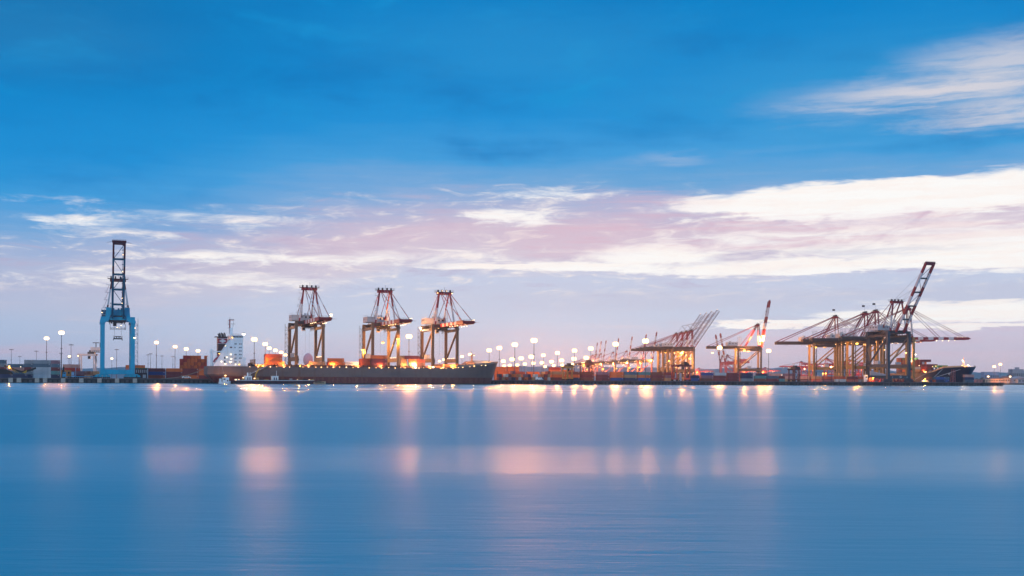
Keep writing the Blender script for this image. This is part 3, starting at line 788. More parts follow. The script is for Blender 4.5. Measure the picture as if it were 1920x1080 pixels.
# hills: low ridges with the blue of distance haze put into their colour
HILL = paint('hazed_hill_woods', (.11, .15, .22), .9, .5, scale=.004)
def ridge(name, Y, x0, x1, n, hfun, depth=900):
    mb = MB(); vs = []; rows = 5
    for j in range(rows):
        for i in range(n+1):
            x = x0+(x1-x0)*i/n
            f = math.sin(math.pi*(.5*min(1, j/2.)))if j < 3 else 1-.25*(j-2)
            vs.append((x, Y+depth*j/(rows-1)+25*math.sin(i*.7+j), max(-2, hfun(x)*f*(1 if j else 0))-1))
    fs = [(j*(n+1)+i, j*(n+1)+i+1, (j+1)*(n+1)+i+1, (j+1)*(n+1)+i) for j in range(rows-1) for i in range(n)]
    mb.add(vs, fs)
    o = mb.build(name, HILL, smooth=True); tag(o, 'long low blue wooded ridge on the horizon', kind='structure'); return o
def hfun(x):
    v = 84+14*math.sin(x*.0011+1.)+8*math.sin(x*.0043)+4*math.sin(x*.013+2)+2.5*math.sin(x*.037)
    e = 30*math.exp(-((x-2150)/500.)**2)
    return v*.98+e*.4
ridge("hills", 6600, -4600, 4600, 220, hfun)

# ------------------------------------------------------------------ quay wall with its fenders
L = S_END+640
mb = MB()
def qb(s, v, z, ls, lv, lz, m=0, mm=None):
    (mm or mb).box(quay(s, v, z), (ls, lv, lz), m, PHI)
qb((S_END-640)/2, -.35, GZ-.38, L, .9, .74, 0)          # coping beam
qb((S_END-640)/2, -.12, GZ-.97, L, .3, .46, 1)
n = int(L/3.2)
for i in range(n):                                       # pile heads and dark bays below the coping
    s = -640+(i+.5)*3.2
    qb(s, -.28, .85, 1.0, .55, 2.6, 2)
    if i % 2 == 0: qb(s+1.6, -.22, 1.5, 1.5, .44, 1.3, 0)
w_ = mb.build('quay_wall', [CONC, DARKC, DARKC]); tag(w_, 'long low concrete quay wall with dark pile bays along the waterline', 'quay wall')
# pale square fender panels below the blue crane
FG = 'pale square fender panels on the quay wall'
PANEL = paint('fender_panel_paint', lin((170, 160, 152)), .6, .45, scale=1.2)
pxs = [20, 35.5, 69.5, 84.5, 118.5, 152.5, 186.5, 219.5, 253.]
hints = ['leftmost pale fender panel, under the reach stacker', 'pale fender panel closely right of the leftmost one', 'pale fender panel under the tall grey container stacks, left of its twin',
         'pale fender panel under the tall grey container stacks, right of its twin', 'pale fender panel under the right edge of the grey container stacks', 'pale fender panel between the grey stacks and the blue crane',
         'pale fender panel under the left leg of the blue crane', 'pale fender panel under the middle of the blue crane', 'pale fender panel under the right leg of the blue crane']
for px, h in zip(pxs, hints):
    r = empty('fender_panel', at(px, -1.0, 1.9), PHI); tag(r, h, 'fender', FG)
    MB().box((0, 0, 0), (2.9, .5, 3.1)).build('panel', PANEL, r)
    MB().tube((-.8, .25, .6), (-.8, .85, .6), .35).tube((.8, .25, .6), (.8, .85, .6), .35).tube((0, .25, -.8), (0, .85, -.8), .35).build('rubber_block', BLACK, r)
# dark rubber fenders along the right reach
FG2 = 'black rubber fenders along the quay wall right of the ship'
pr = None
nf = 34
for i in range(nf):
    px = 962+i*(1868-962)/(nf-1)
    if pr is None:
        pr = empty('rubber_fender')
        MB().box((0, .1, 0), (2.0, .7, 2.5)).build('pad', BLACK, pr)
        MB().box((0, -.3, .95), (2.2, .12, .3)).box((0, -.3, -.95), (2.2, .12, .3)).build('bracket', DARKC, pr)
        c = pr
    else: c = copy_tree(pr)
    c.location = at(px, -1.0, 1.75); c.rotation_euler = (0, 0, PHI)
    tag(c, 'small black rubber fender pad hung on the quay wall right of the ship', 'fender', FG2)

# ------------------------------------------------------------------ floodlight masts
MG = 'tall floodlight masts across the terminal'
POLE = paint('mast_grey', lin((86, 84, 96)), .5, .2)
HEADU = paint('unlit_lamp_glass', lin((70, 72, 86)), .3, .2)
def make_mast(H, lit, big=1.):
    r = empty('floodlight_mast')
    m = MB().tube((0, 0, 0), (0, 0, H), .36, 0, 8, .2).box((0, 0, .5), (1.2, 1.2, 1.)).tube((0, 0, H*.62), (0, 0, H*.62+.5), .8, 0, 8)
    m.build('pole', POLE, r)
    m = MB().tube((0, 0, H-.7), (0, 0, H-.4), 1.6, 0, 10).tube((0, 0, H+.2), (0, 0, H+.4), .75, 0, 10)  # small upper disc is added to keep the lamp's light off the pole
    for k in range(8):
        a = k*math.pi/4
        m.beam((0, 0, H-.3), (2.0*math.cos(a), 2.0*math.sin(a), H-.1), .16, .16)
    m.build('crown_ring', POLE, r)
    if lit:
        for k in range(4):
            a = k*math.pi/2+.4
            c_ = (1.0*math.cos(a)*big, 1.0*math.sin(a)*big, H-1.1)
            m = MB().lathe([(.1, -1.5*big), (.8*big, -1.15*big), (1.2*big, -.3*big), (1.15*big, .4*big), (.8*big, 1.05*big), (.2*big, 1.4*big)], c_, 0, 10)
            m.build('floodlight', WARM if lit in (1, 3, 4) else SOFT, r)
        bulb(r, Vector((0, 0, H+1.9)), {1: 110e3, 2: 18e3, 3: 60e3, 4: 170e3}[lit]*(1 if H > 20 else .15), (1, .36, .085) if lit != 4 else (1, .32, .08), .7)
    else:
        for k in range(6):
            a = k*math.pi/3+.3
            MB().box((2.1*math.cos(a), 2.1*math.sin(a), H-.45), (.9, .9, .55), 0, a).build('floodlight', HEADU, r)
    return r
HM = 35.5
cache = {}
def mast(px, y, lit, label, H=HM, big=1., Y=None):
    h = hy(px)-y
    if Y is None: Y = (H+GZ-EYE)*F/h
    key = (round(H, 1), lit, big)
    if key in cache: c = copy_tree(cache[key])
    else: c = make_mast(H, lit, big); cache[key] = c
    c.location = far(px, Y); tag(c, label, 'floodlight mast', MG); return c
for px, y, lb in [(21, 655, 'unlit mast farthest left, above the low dark container'), (37, 668, 'short far unlit mast, second from the left edge'), (68, 658, 'unlit mast behind the left grey container stack'),
                  (133, 646, 'unlit mast with a wide cross head left of the white yard crane'), (114, 662, 'far unlit mast just left of the second lit mast'), (128, 672, 'tiny far unlit mast left of the white yard crane'),
                  (218.5, 655, 'thin unlit mast seen between the legs of the blue crane'), (277.5, 665, 'unlit mast, left one of a close pair right of the blue crane'), (282, 663, 'unlit mast, right one of a close pair right of the blue crane'),
                  (303.5, 667, 'thin far unlit mast right of the first lamp past the blue crane'), (324, 668, 'thin unlit mast left of the red container stack')]:
    mast(px, y, False, lb)
front = [(87, 632, 'lit mast behind the grey stacks, the lower of the two on the left'), (115, 621, 'tallest lit mast on the left, at the edge of the grey stacks'), (130, 667, 'tiny far lit mast left of the white yard crane'),
         (147.5, 665, 'lit mast at the left end of the white yard crane'), (209.5, 671, 'lit mast seen between the legs of the blue crane'),
         (293, 640, 'bright lit mast, first to the right of the blue crane'), (328, 648, 'bright lit mast, second to the right of the blue crane'), (349, 652.5, 'lit mast above the red container stack, left one'), (371, 656, 'lit mast above the red container stack, right one'),
         (476.5, 634, 'bright lit mast standing just right of the white ship bridge'), (497, 643, 'lit mast between the ship bridge and the first striped crane'), (504.5, 651, 'lit mast above the left end of the orange deck containers'),
         (516, 655, 'lit mast above the middle of the orange deck containers'), (527, 659, 'lit mast above the right end of the orange deck containers'), (535, 664, 'low lit mast right of the orange deck containers'),
         (766.5, 628, 'bright lit mast between the second and third striped cranes'), (866, 667, 'lit mast low beside the third striped crane, left one'), (881, 663, 'lit mast low beside the third striped crane, right one'), (824, 676, 'low lit mast between the legs of the third striped crane, left one'), (832, 673, 'low lit mast between the legs of the third striped crane, right one'),
         (917, 655, 'lit mast above the ship bow, left one'), (936, 650.5, 'lit mast above the ship bow, right one'), (965, 644, 'lit mast, third in the rising line past the ship bow'), (1001, 636, 'highest lit mast of the rising line past the ship bow'),
         (1210, 637, 'biggest white lamp mast, above the upright far cranes'), (1154, 643, 'bright mast lamp beside the fourth upright far crane'), (1107.5, 651.5, 'lit mast left of the upright far cranes'), (1077, 655.5, 'lit mast left of the one beside the upright far cranes'),
         (1045, 660, 'lit mast in the high middle line, third from its left end'), (1018.5, 664.5, 'lit mast in the high middle line, second from its left end'), (1349, 650, 'bright white lamp mast left of the leaning red booms'), (1441, 656, 'white lamp mast right of the upright striped crane'),
         (1864, 686, 'smaller lit mast past the dark ship bow'), (1875.5, 681, 'taller lit mast past the dark ship bow')]
for px, y, lb in front:
    big = 1.32 if px > 900 else 1.12 if px > 340 else .95
    mast(px, y, 2 if px < 240 else 3 if px < 400 else 1, lb, big=big, Y=1900*1.0 if px > 1850 else None, H=(35.5*1900/1900*.93 if px == 1875.5 else 29.) if px > 1850 else HM)
rowA = [(943.5, 676), (960, 672.5), (977, 670.5), (996, 667.5)]
rowB = [(1053, 674.5), (1034, 677), (1076, 671.5), (1099, 669.5)]
rowC = [(945, 685), (956, 684), (970, 683.5), (984, 681.5), (1000, 680)]
rowD = [(1016, 679), (1022, 686.5), (1038, 684.5), (1054, 683.5), (1073, 682), (1093, 681)]
for nm, row in (('upper short row just past the ship bow', rowA), ('middle row left of the upright far cranes', sorted(rowB)), ('lowest row just past the ship bow', rowC), ('lowest row left of the yard gantry', sorted(rowD))):
    for i, (px, y) in enumerate(row):
        mast(px, y, 4, 'distant lit mast, %s from left, %s' % (ORD[i], nm), big=1.8)
# far shore lamps
for px, y, lb in ((1458, 696, 'small lamp post on the far shore, left of the dark yard machine'), (1464, 698, 'small lamp post on the far shore, nearest the ochre crane legs'), (1853, 705, 'short amber-lit post by the far shed'), (1894, 708, 'short amber-lit post right of the far shed')):
    mast(px, y, 2, lb, H=12., big=.9, Y=1750 if px < 1500 else 1930)
# ------------------------------------------------------------------ containers
CC = {'orange': (214, 106, 48), 'rust': (174, 76, 50), 'maroon': (116, 44, 52), 'brown': (120, 66, 52), 'blue': (44, 74, 140), 'navy': (32, 44, 84), 'grey': (122, 132, 142),
      'pale': (172, 184, 196), 'slate': (72, 98, 118), 'teal': (84, 136, 140), 'green': (66, 116, 84), 'tan': (180, 136, 98), 'pink': (196, 146, 138), 'red': (188, 58, 48), 'mauve': (128, 94, 108), 'white': (206, 204, 204), 'lime': (120, 160, 90)}
CN = {'pale': 'pale grey', 'slate': 'slate blue', 'pink': 'faded pink', 'rust': 'rust red', 'navy': 'navy blue', 'lime': 'light green'}
CMAT = {k: paint('container_'+k, lin(v), .55, .35, scale=.35, vary=.14, streak=True) for k, v in CC.items()}
CMESH = {}
def cont_mesh(L, colour):
    key = (L, colour)
    if key in CMESH: return CMESH[key]
    W, H = 2.44, 2.56
    mb = MB()
    # corrugated sides and roof
    n = 26 if L > 8 else 13
    def wave(i): return -.05 if (i % 4) in (1, 2) else .0
    x0, x1 = -L/2+.15, L/2-.15
    for sy in (-1, 1):
        vs = []
        m_ = n*4
        for i in range(m_+1):
            x = x0+(x1-x0)*i/m_
            yv = sy*(W/2-.03+wave(i))
            vs += [(x, yv, .14), (x, yv, H-.1)]
        mb.add(vs, [(2*i, 2*i+2, 2*i+3, 2*i+1) if sy < 0 else (2*i+1, 2*i+3, 2*i+2, 2*i) for i in range(m_)], 0)
        mb.box((0, sy*(W/2-.06), .08), (L, .12, .16), 0); mb.box((0, sy*(W/2-.06), H-.06), (L, .12, .12), 0)
    mb.box((0, 0, H-.09), (L-.1, W-.2, .06), 0); mb.box((0, 0, .10), (L-.1, W-.2, .1), 1)
    for sx in (-1, 1):
        for sy in (-1, 1):
            mb.box((sx*(L/2-.09), sy*(W/2-.09), H/2), (.18, .18, H-.02), 0)
            for z in (.09, H-.08): mb.box((sx*(L/2-.08), sy*(W/2-.08), z), (.2, .2, .18), 1)
        mb.box((sx*(L/2-.08), 0, H/2), (.08, W-.3, H-.2), 0)
        mb.box((sx*(L/2-.06), 0, H-.1), (.12, W-.2, .18), 0); mb.box((sx*(L/2-.06), 0, .1), (.12, W-.2, .18), 0)
    for k in (-.85, -.35, .35, .85):                  # door lock rods on one end, door seam
        mb.tube((-L/2+.0, k, .15), (-L/2+.0, k, H-.15), .03, 1, 5)
        mb.box((-L/2-.02, k, 1.0), (.04, .22, .08), 1)
    mb.box((-L/2+.03, 0, H/2), (.03, .04, H-.3), 1)
    # stencilled panel marks near the ends
    for sy in (-1, 1): mb.box((x1-.9, sy*(W/2-.0), H-.5), (1.0, .03, .16), 2); mb.box((x1-.9, sy*(W/2-.0), H-.75), (.7, .03, .1), 2)
    o = mb.build('shipping_container', [CMAT[colour], STEEL, WHITE], recalc=False)
    me = o.data; bpy.data.objects.remove(o)
    CMESH[key] = me
    return me
NCONT = [0]
def container(p, rz, colour, L, label, group):
    o = bpy.data.objects.new('shipping_container', cont_mesh(L, colour))
    COL.objects.link(o); o.location = p; o.rotation_euler = (0, 0, rz)
    tag(o, label, 'container', group); NCONT[0] += 1
    return o
TIER = {1: ['only one'], 2: ['bottom', 'top'], 3: ['bottom', 'middle', 'top'], 4: ['bottom', 'second', 'third', 'top'], 5: ['bottom', 'second', 'middle', 'fourth', 'top'], 6: ['bottom', 'second', 'third', 'fourth', 'fifth', 'top'],
        7: ['bottom', 'second', 'third', 'fourth', 'fifth', 'sixth', 'top']}
def nm(c): return CN.get(c, c)
def block(where, group, cols, v=None, Y=None, rz=None, base=GZ, z0=0):
    """cols: list of (px centre, length L in m, end_on, [colours bottom to top]); the label gives column and tier"""
    n = len(cols)
    for i, (px, L, end, cs) in enumerate(cols):
        vv = v if not isinstance(v, (list, tuple)) else v[i]
        p = at(px, vv, base) if Y is None else far(px, Y, base)
        a = (PHI if rz is None else rz)+(math.pi/2 if end else 0)
        for j, c in enumerate(cs):
            q = p+Vector((0, 0, 2.6*j+.02))
            if len(cs) > 1: q = q+(U if Y is None else Vector((1, 0, 0)))*rnd.uniform(-.06, .06)
            tier = TIER[len(cs)][j]
            col = 'stack' if n == 1 else '%s stack from the left' % ORD[i]
            if n == 1: col = ''
            elif i == n-1: col = ' of last stack'
            elif i == 0: col = ' of leftmost stack'
            else: col = ' of %s stack from left' % ORD[i]
            if len(cs) == 1: lb = '%s container %s%s' % (nm(c), 'alone, ' if n == 1 else ORD[i]+' from left, ', where)
            else: lb = '%s container, %s%s, %s' % (nm(c), tier if tier in ('top', 'bottom', 'middle') else tier+' up', col, where)
            container(q, a, c, L, lb, group)
F40, F20 = 12.19, 6.06
# grey blocks left of the blue crane
g = 'containers left of the blue crane'
block('grey block left of blue crane', g, [(54, F20, 0, ['navy', 'grey', 'maroon', 'slate', 'grey']), (78.4, F40, 0, ['pale', 'pale', 'pale', 'slate', 'grey']), (104.2, F20, 0, ['navy', 'teal', 'maroon', 'slate', 'mauve'])], v=27)
block('below the reach stacker', g, [(8, F40, 0, ['navy']), (34, F40, 0, ['navy'])], v=13)
block('cut by the photo edge', g, [(-5, F40, 0, ['navy', 'slate', 'maroon', 'grey', 'slate'])], v=34)
block('behind the reach stacker arm', g, [(31, F40*1.0, 0, ['grey', 'slate', 'pink', 'slate']), (62, F40, 0, ['grey', 'grey', 'pink', 'slate'])], v=60)
block('between grey stacks and white yard crane', g, [(134, F40, 0, ['rust', 'rust', 'red', 'pink'])], v=52)
block('low row left of blue crane', g, [(147, F40, 0, ['maroon', 'mauve']), (166, F20, 0, ['tan', 'brown']), (178, F20, 0, ['navy', 'tan'])], v=34)
# right of the blue crane
g = 'containers between the blue crane and the ship'
block('behind right leg of blue crane', g, [(251, F40, 0, ['brown', 'rust', 'orange', 'orange']), (264, F20, 0, ['green', 'brown', 'brown', 'orange'])], v=62)
block('front row before ship stern', g, [(294, F40, 0, ['rust', 'blue', 'maroon']), (327, F40, 0, ['maroon', 'maroon', 'orange']), (357, F40, 0, ['orange', 'maroon', 'maroon']), (385, F40, 0, ['maroon', 'orange', 'orange'])], v=30)
cols = []
pal = ['orange', 'rust', 'red', 'orange', 'orange', 'red', 'orange', 'rust']  # brighter mix of colours: lamplight on the pile is painted in
for k in range(8):
    n_ = 7 if k not in (0, 6) else 6
    cols.append((340+k*6.6, F20, 1, ['brown', 'brown', 'brown']+[pal[(k*3+j*5) % 8] for j in range(n_-3)]))
block('tall red pile by ship stern', g, cols, v=58)
# right of the ship: long low rows along the quay
g = 'containers on the quay right of the ship'
mixc = ['maroon', 'brown', 'rust', 'mauve', 'tan', 'orange', 'white', 'navy', 'rust']
cols = []; px = 936
i = 0
while px < 1040:
    cols.append((px, F20, 1, [mixc[(i*4+j*7) % 9] for j in range([2, 1, 2, 2, 3, 1, 2, 1, 2, 2, 1][i % 11])]))
    px += 5.6+([0, 1, 0, 2, 0, 0][i % 6]); i += 1
block('mixed end-on row beside ship bow', g, cols[:18], v=26)
block('second row past ship bow', g, [(945, F40, 0, ['rust', 'rust', 'orange']), (972, F40, 0, ['rust', 'orange', 'rust']), (999, F40, 0, ['orange', 'orange', 'orange']), (1026, F40, 0, ['rust', 'orange', 'tan']), (1053, F40, 0, ['rust', 'orange', 'orange']), (1080, F40, 0, ['orange', 'tan', 'rust'])], v=75)
block('glowing rear row past ship bow', g, [(938, F40, 0, ['orange']*5), (962, F40, 0, ['rust', 'orange', 'rust', 'orange', 'orange']), (1040, F40, 0, ['orange', 'red', 'rust', 'orange', 'red']), (1064, F40, 0, ['orange', 'rust', 'red', 'orange'])], v=150)  # the glow is lamplight put into the orange of these containers
block('row left of dark yard gantry', g, [(1047, F40, 0, ['maroon', 'orange', 'tan']), (1074, F40, 0, ['navy', 'orange', 'brown']), (1101, F40, 0, ['brown', 'maroon', 'brown'])], v=34)
block('long three-high front row', g, [(1130, F40, 0, ['maroon', 'maroon', 'mauve']), (1156, F40, 0, ['blue', 'orange', 'orange']), (1181.5, F40, 0, ['navy', 'tan', 'slate']), (1207, F40, 0, ['blue', 'orange', 'teal']), (1232, F40, 0, ['brown', 'maroon', 'brown']), (1251.5, F20*1., 0, ['tan', 'mauve', 'maroon'])], v=22)
block('left of red yard gantry', g, [(1259.5, F20, 1, ['white', 'red', 'orange'])], v=24)
block('right of red yard gantry', g, [(1299, F40, 0, ['blue', 'navy']), (1313, F20, 1, ['brown'])], v=22)
block('row right of red gantry', g, [(1325.5, F40, 0, ['brown', 'mauve', 'blue']), (1349.5, F40, 0, ['maroon', 'maroon', 'pale']), (1374, F40, 0, ['maroon', 'maroon', 'maroon']), (1399.5, F40, 0, ['grey', 'navy', 'navy'])], v=26)
block('two-high row by dark carrier', g, [(1425, F40, 0, ['brown', 'teal']), (1448.5, F40, 0, ['maroon', 'slate']), (1465, F20, 0, ['teal', 'maroon'])], v=22)
block('behind two-high row by dark carrier', g, [(1428, F40, 0, ['brown', 'rust', 'navy']), (1454, F40, 0, ['brown', 'pink', 'pink']), (1479, F40, 0, ['tan', 'pink', 'mauve'])], v=62)
g = 'containers under the ochre crane legs'
block('behind dark fence under ochre cranes', g, [(1506, F40, 0, ['brown', 'pink']), (1529, F40, 0, ['rust', 'tan']), (1552, F40, 0, ['maroon', 'rust']), (1575, F40, 0, ['pale', 'rust']), (1598, F40, 0, ['rust', 'maroon']), (1620, F40, 0, ['grey', 'rust'])], v=44)
g = 'blue containers in front of the dark ship'
block('blue stacks before dark hull', g, [(1742, F20, 1, ['navy', 'brown']), (1749, F20, 1, ['rust', 'slate']), (1762, F40, 0, ['navy', 'blue']), (1774, F20, 0, ['blue', 'slate'])], v=18)
block('past the dark bow', g, [(1816, F40, 0, ['slate', 'navy', 'pink'])], v=20)

# ------------------------------------------------------------------ the long cargo ship
HULLM = bpy.data.materials.new('ship_hull_paint'); HULLM.use_nodes = True
T = NT(HULLM.node_tree); b = HULLM.node_tree.nodes['Principled BSDF']
tc = T.n('ShaderNodeTexCoord'); sp = T.n('ShaderNodeSeparateXYZ'); T.put(sp.inputs[0], tc.outputs['Object'])
x, y, z = sp.outputs
st = T.noise(T.vec(T.mul(x, .35), 0., T.mul(z, .05)), 1., 6, .7)
bl = T.noise(T.vec(T.mul(x, .06), 0., T.mul(z, .22)), 1., 5, .6)
edge = T.add(5.3, T.mul(T.sub(st, .5), .9))
topc = T.mix(T.mr(st, .48, .70, 0, .6), lin((114, 92, 88)), lin((106, 66, 52)))
topc = T.mix(T.mr(bl, .48, .75, 0, .6), topc, lin((78, 70, 80)))
botc = T.mix(T.mr(st, .40, .66), lin((96, 36, 40)), lin((118, 70, 60)))
botc = T.mix(T.mr(T.noise(T.vec(T.mul(x, .8), 0., T.mul(z, .9)), 1., 6, .7), .55, .68, 0, .6), botc, lin((150, 122, 110)))
c_ = T.mix(T.mr(T.sub(z, edge), -.08, .08), botc, topc)
c_ = T.mix(T.mr(T.add(z, T.mul(T.sub(st, .5), 1.2)), 1.0, .5), c_, lin((26, 22, 26)))
T.put(b.inputs['Base Color'], c_); b.inputs['Roughness'].default_value = .55

def hull_mesh(L, B, D, fore, mat, rake=7., sheer=None, stern_cut=9., flare=.55, nz=9, bow_len=44., stern_len=34.):
    """lofted ship hull, stern at x=0, bow at x=L, waterline z=0"""
    st_ = [0, 1.5, 4, 8, 14, 22, stern_len, 60, 100, L-bow_len-20, L-bow_len, L-bow_len*.8, L-bow_len*.6, L-bow_len*.42, L-bow_len*.28, L-bow_len*.16, L-bow_len*.07, L]
    st_ = sorted(set(st_))
    vs, fs = [], []
    zs = [-4+ (k/(nz-1)) for k in range(nz)]
    for x in st_:
        dk = D+(sheer(x) if sheer else 0)
        for k in range(nz):
            f = k/(nz-1)
            z = -3+(dk+3)*f
            # half breadth: full in the middle, fine towards the bow at the waterline, flared above
            t = max(0, (x-(L-bow_len))/bow_len)
            zz = max(0, min(1, (z+3)/(dk+3)))
            xe = x
            if t > 0:
                lo = max(0, 1-t**1.25*1.02) if t < .98 else 0
                hi = math.sqrt(max(0, 1-t**2.6))
                hb = lo*(1-zz**1.6)+hi*zz**1.6
                # raked stem: shift station back at low z
                xe = x-rake*(t**2)*(1-zz)**1.0
            else: hb = 1.
            s = max(0, (stern_len-x)/stern_len)
            if s > 0:
                lo = max(.12, 1-s*.95); hi = 1-.10*s*s
                hb = lo*(1-min(1, zz*1.7)**1.2)+hi*min(1, zz*1.7)**1.2
                xe = x+(stern_cut*(1-min(1, zz*1.6)) if x < stern_cut else 0)*max(0, 1-x/stern_cut)
            hb = max(hb*B/2, .12)
            vs.append((xe, hb, z))
    n1 = len(vs)
    vs += [(a, -b_, c) for a, b_, c in vs]
    ns = len(st_)
    for i in range(ns-1):
        for k in range(nz-1):
            a, b_, c, d = i*nz+k, (i+1)*nz+k, (i+1)*nz+k+1, i*nz+k+1
            fs.append((a, d, c, b_)); fs.append((n1+a, n1+b_, n1+c, n1+d))
        a, b_ = i*nz+nz-1, (i+1)*nz+nz-1
        fs.append((a, n1+a, n1+b_, b_))
        a, b_ = i*nz, (i+1)*nz
        fs.append((a, b_, n1+b_, n1+a))
    for k in range(nz-1):
        fs.append((k, n1+k, n1+k+1, k+1))
        q = (ns-1)*nz+k
        fs.append((q, q+1, n1+q+1, n1+q))
    return MB().add(vs, fs)
BEAM = 30.
vs_ = -3.0-BEAM/2
SH0 = s_at(388.5, -3.0-BEAM*.9)
SHL = s_at(932.5, vs_)-SH0
SHIP = empty('cargo_ship', quay(SH0, vs_, 0), PHI)
tag(SHIP, 'long grey and rusty red container ship with white bridge, lying along the quay', 'ship')
DK = 12.6
def sheer(x): return 4.4*max(0, (x-(SHL-46))/46)**1.1 if x > SHL-46 else 0
hull_mesh(SHL, BEAM, DK, 0, HULLM, sheer=sheer).build('hull', HULLM, SHIP, smooth=True).data.set_sharp_from_angle(angle=R(35))
# bulwark at the bow, rails
m = MB()
for s in (-1, 1):
    pts = []
    for k in range(9):
        t = k/8*.985; x = SHL-40+40*t
        tt = max(0, (x-(SHL-44))/44)
        hb = math.sqrt(max(0, 1-tt**2.6))*BEAM/2
        pts.append(Vector((x, s*(hb-.12), DK+sheer(x))))
    m = MB()
    for a_, b2 in zip(pts, pts[1:]): m.beam(a_+Vector((0, 0, .7)), b2+Vector((0, 0, .7)), .2, 1.4)
    m.build('bulwark', paint('bulwark_paint', lin((132, 118, 112)), .5, .4), SHIP)
MB().prism([(SHL-20, DK+sheer(SHL-20)), (SHL-1.6, DK+sheer(SHL-2)+.6), (SHL-1.6, DK+sheer(SHL-2)+1.5), (SHL-20.5, DK+sheer(SHL-20)+4.0)], -2.6, 2.6, 'y').build('whaleback', GREY, SHIP)
m = MB()
for s in (-1, 1):
    for hh in (.55, 1.1): m.box((SHL/2-10, s*(BEAM/2-.3), DK+hh), (SHL-60, .06, .06))
    for k in range(80): m.box((22+k*(SHL-64)/80., s*(BEAM/2-.3), DK+.55), (.08, .08, 1.1))
m.build('railing', STEEL, SHIP)
# hatch coamings and lashing bridges
m = MB()
for k in range(11):
    x0 = 34+k*14.2
    m.box((x0+6, 0, DK+.7), (12.4, BEAM-5, 1.4), 0)
    for yy in (-BEAM/2+1.2, BEAM/2-1.2):
        for q in range(4): m.box((x0+1+q*3.4, yy, DK+.9), (.5, .5, 1.8), 1)
m.build('hatch_cover', [paint('hatch_paint', lin((110, 72, 58)), .6, .4), STEEL], SHIP)
m = MB()
for k in range(5):
    x0 = 33.4+k*28.4*1.0
    if k in (1, 2, 4): continue
    for yy in (-12.5, -6, 0, 6, 12.5): m.box((x0, yy, DK+2.6), (.5, .5, 5.2))
    m.box((x0, 0, DK+5.), (.9, 26, .25)); m.box((x0, 0, DK+2.4), (.9, 26, .2))
m.build('lashing_bridge', STEEL, SHIP)
# superstructure: white wedge with its sloping after edge
SW = paint('ship_white', lin((236, 236, 240)), .45, .25, dirtcol=(.32, .24, .18), streak=True)
y0 = -BEAM/2+.8; y1 = BEAM/2-.8
sup = MB().prism([(4.0, DK), (26.4, DK), (26.4, DK+6.4), (24.6, DK+6.4), (24.6, DK+19.5), (17.2, DK+19.5), (15.2, DK+18.2)], y0, y1, 'y').build('superstructure', SW, SHIP)
m = MB()
for x, zs in ((22.3, (3.2, 5.8, 8.4, 11., 13.5, 16.)), (23.3, (5.8, 8.4, 11., 13.5, 16.)), (19.0, (3.1, 5.7, 8.3, 13.4, 16.)), (19.8, (3.1, 5.7, 8.3, 16.))):
    for z_ in zs: MB().box((x, y0-.03, DK+z_), (.62, .1, .8)).build('window', GLASS, sup)
for x, z_ in ((11.9, 5.9), (11.9, 3.1)): MB().box((x, y0-.04, DK+z_), (.9, .12, 1.5)).build('door', GLASS, sup)
for k in range(4):
    for z_ in (8.4, 11., 13.5, 16.): MB().box((24.63, -9+k*5.2, DK+z_), (.1, .6, .7)).build('window', GLASS, sup)
MB().box((16.2, y0-.03, DK+13.5), (1.7, .1, .9)).build('nameplate', MAROON, sup)
m = MB().box((20.8, 0, DK+20.8), (8., BEAM-1.2, 2.6)).box((20.8, 0, DK+22.2), (8.6, BEAM-.6, .25))
m.prism([(18.2, DK+19.4), (25.0, DK+19.4), (25., DK+18.4), (20., DK+18.4)], y0-.5, y0+1.6, 'y')
br = m.build('bridge', SW, SHIP)
m = MB()
for k in range(7): m.box((17.6+k*1.05, -BEAM/2+.55, DK+21.1), (.8, .12, 1.1))
for k in range(20): m.box((24.83, -13+k*1.37, DK+21.1), (.1, 1.1, 1.1))
m.build('window', GLASS, br)
m = MB()
for hh in (.5, 1.0): m.box((20.8, -BEAM/2+.4, DK+22.3+hh), (8.4, .06, .06)); m.box((20.8, BEAM/2-.4, DK+22.3+hh), (8.4, .06, .06))
for k in range(8): m.box((16.8+k*1.15, -BEAM/2+.4, DK+22.8), (.07, .07, 1.1))
m.build('railing', STEEL, br)
# deck galleries on the wedge
m = MB()
for z_ in (2.8, 5.4, 8.): 
    m.box((15.+z_*.25, y0-.45, DK+z_-.6), (7.5, .9, .12)); m.box((15+z_*.25, y0-.85, DK+z_+.4), (7.5, .05, .05))
    for k in range(6): m.box((11.6+z_*.25+k*1.4, y0-.85, DK+z_-.1), (.06, .06, 1.0))
m.build('gallery', SW, sup)
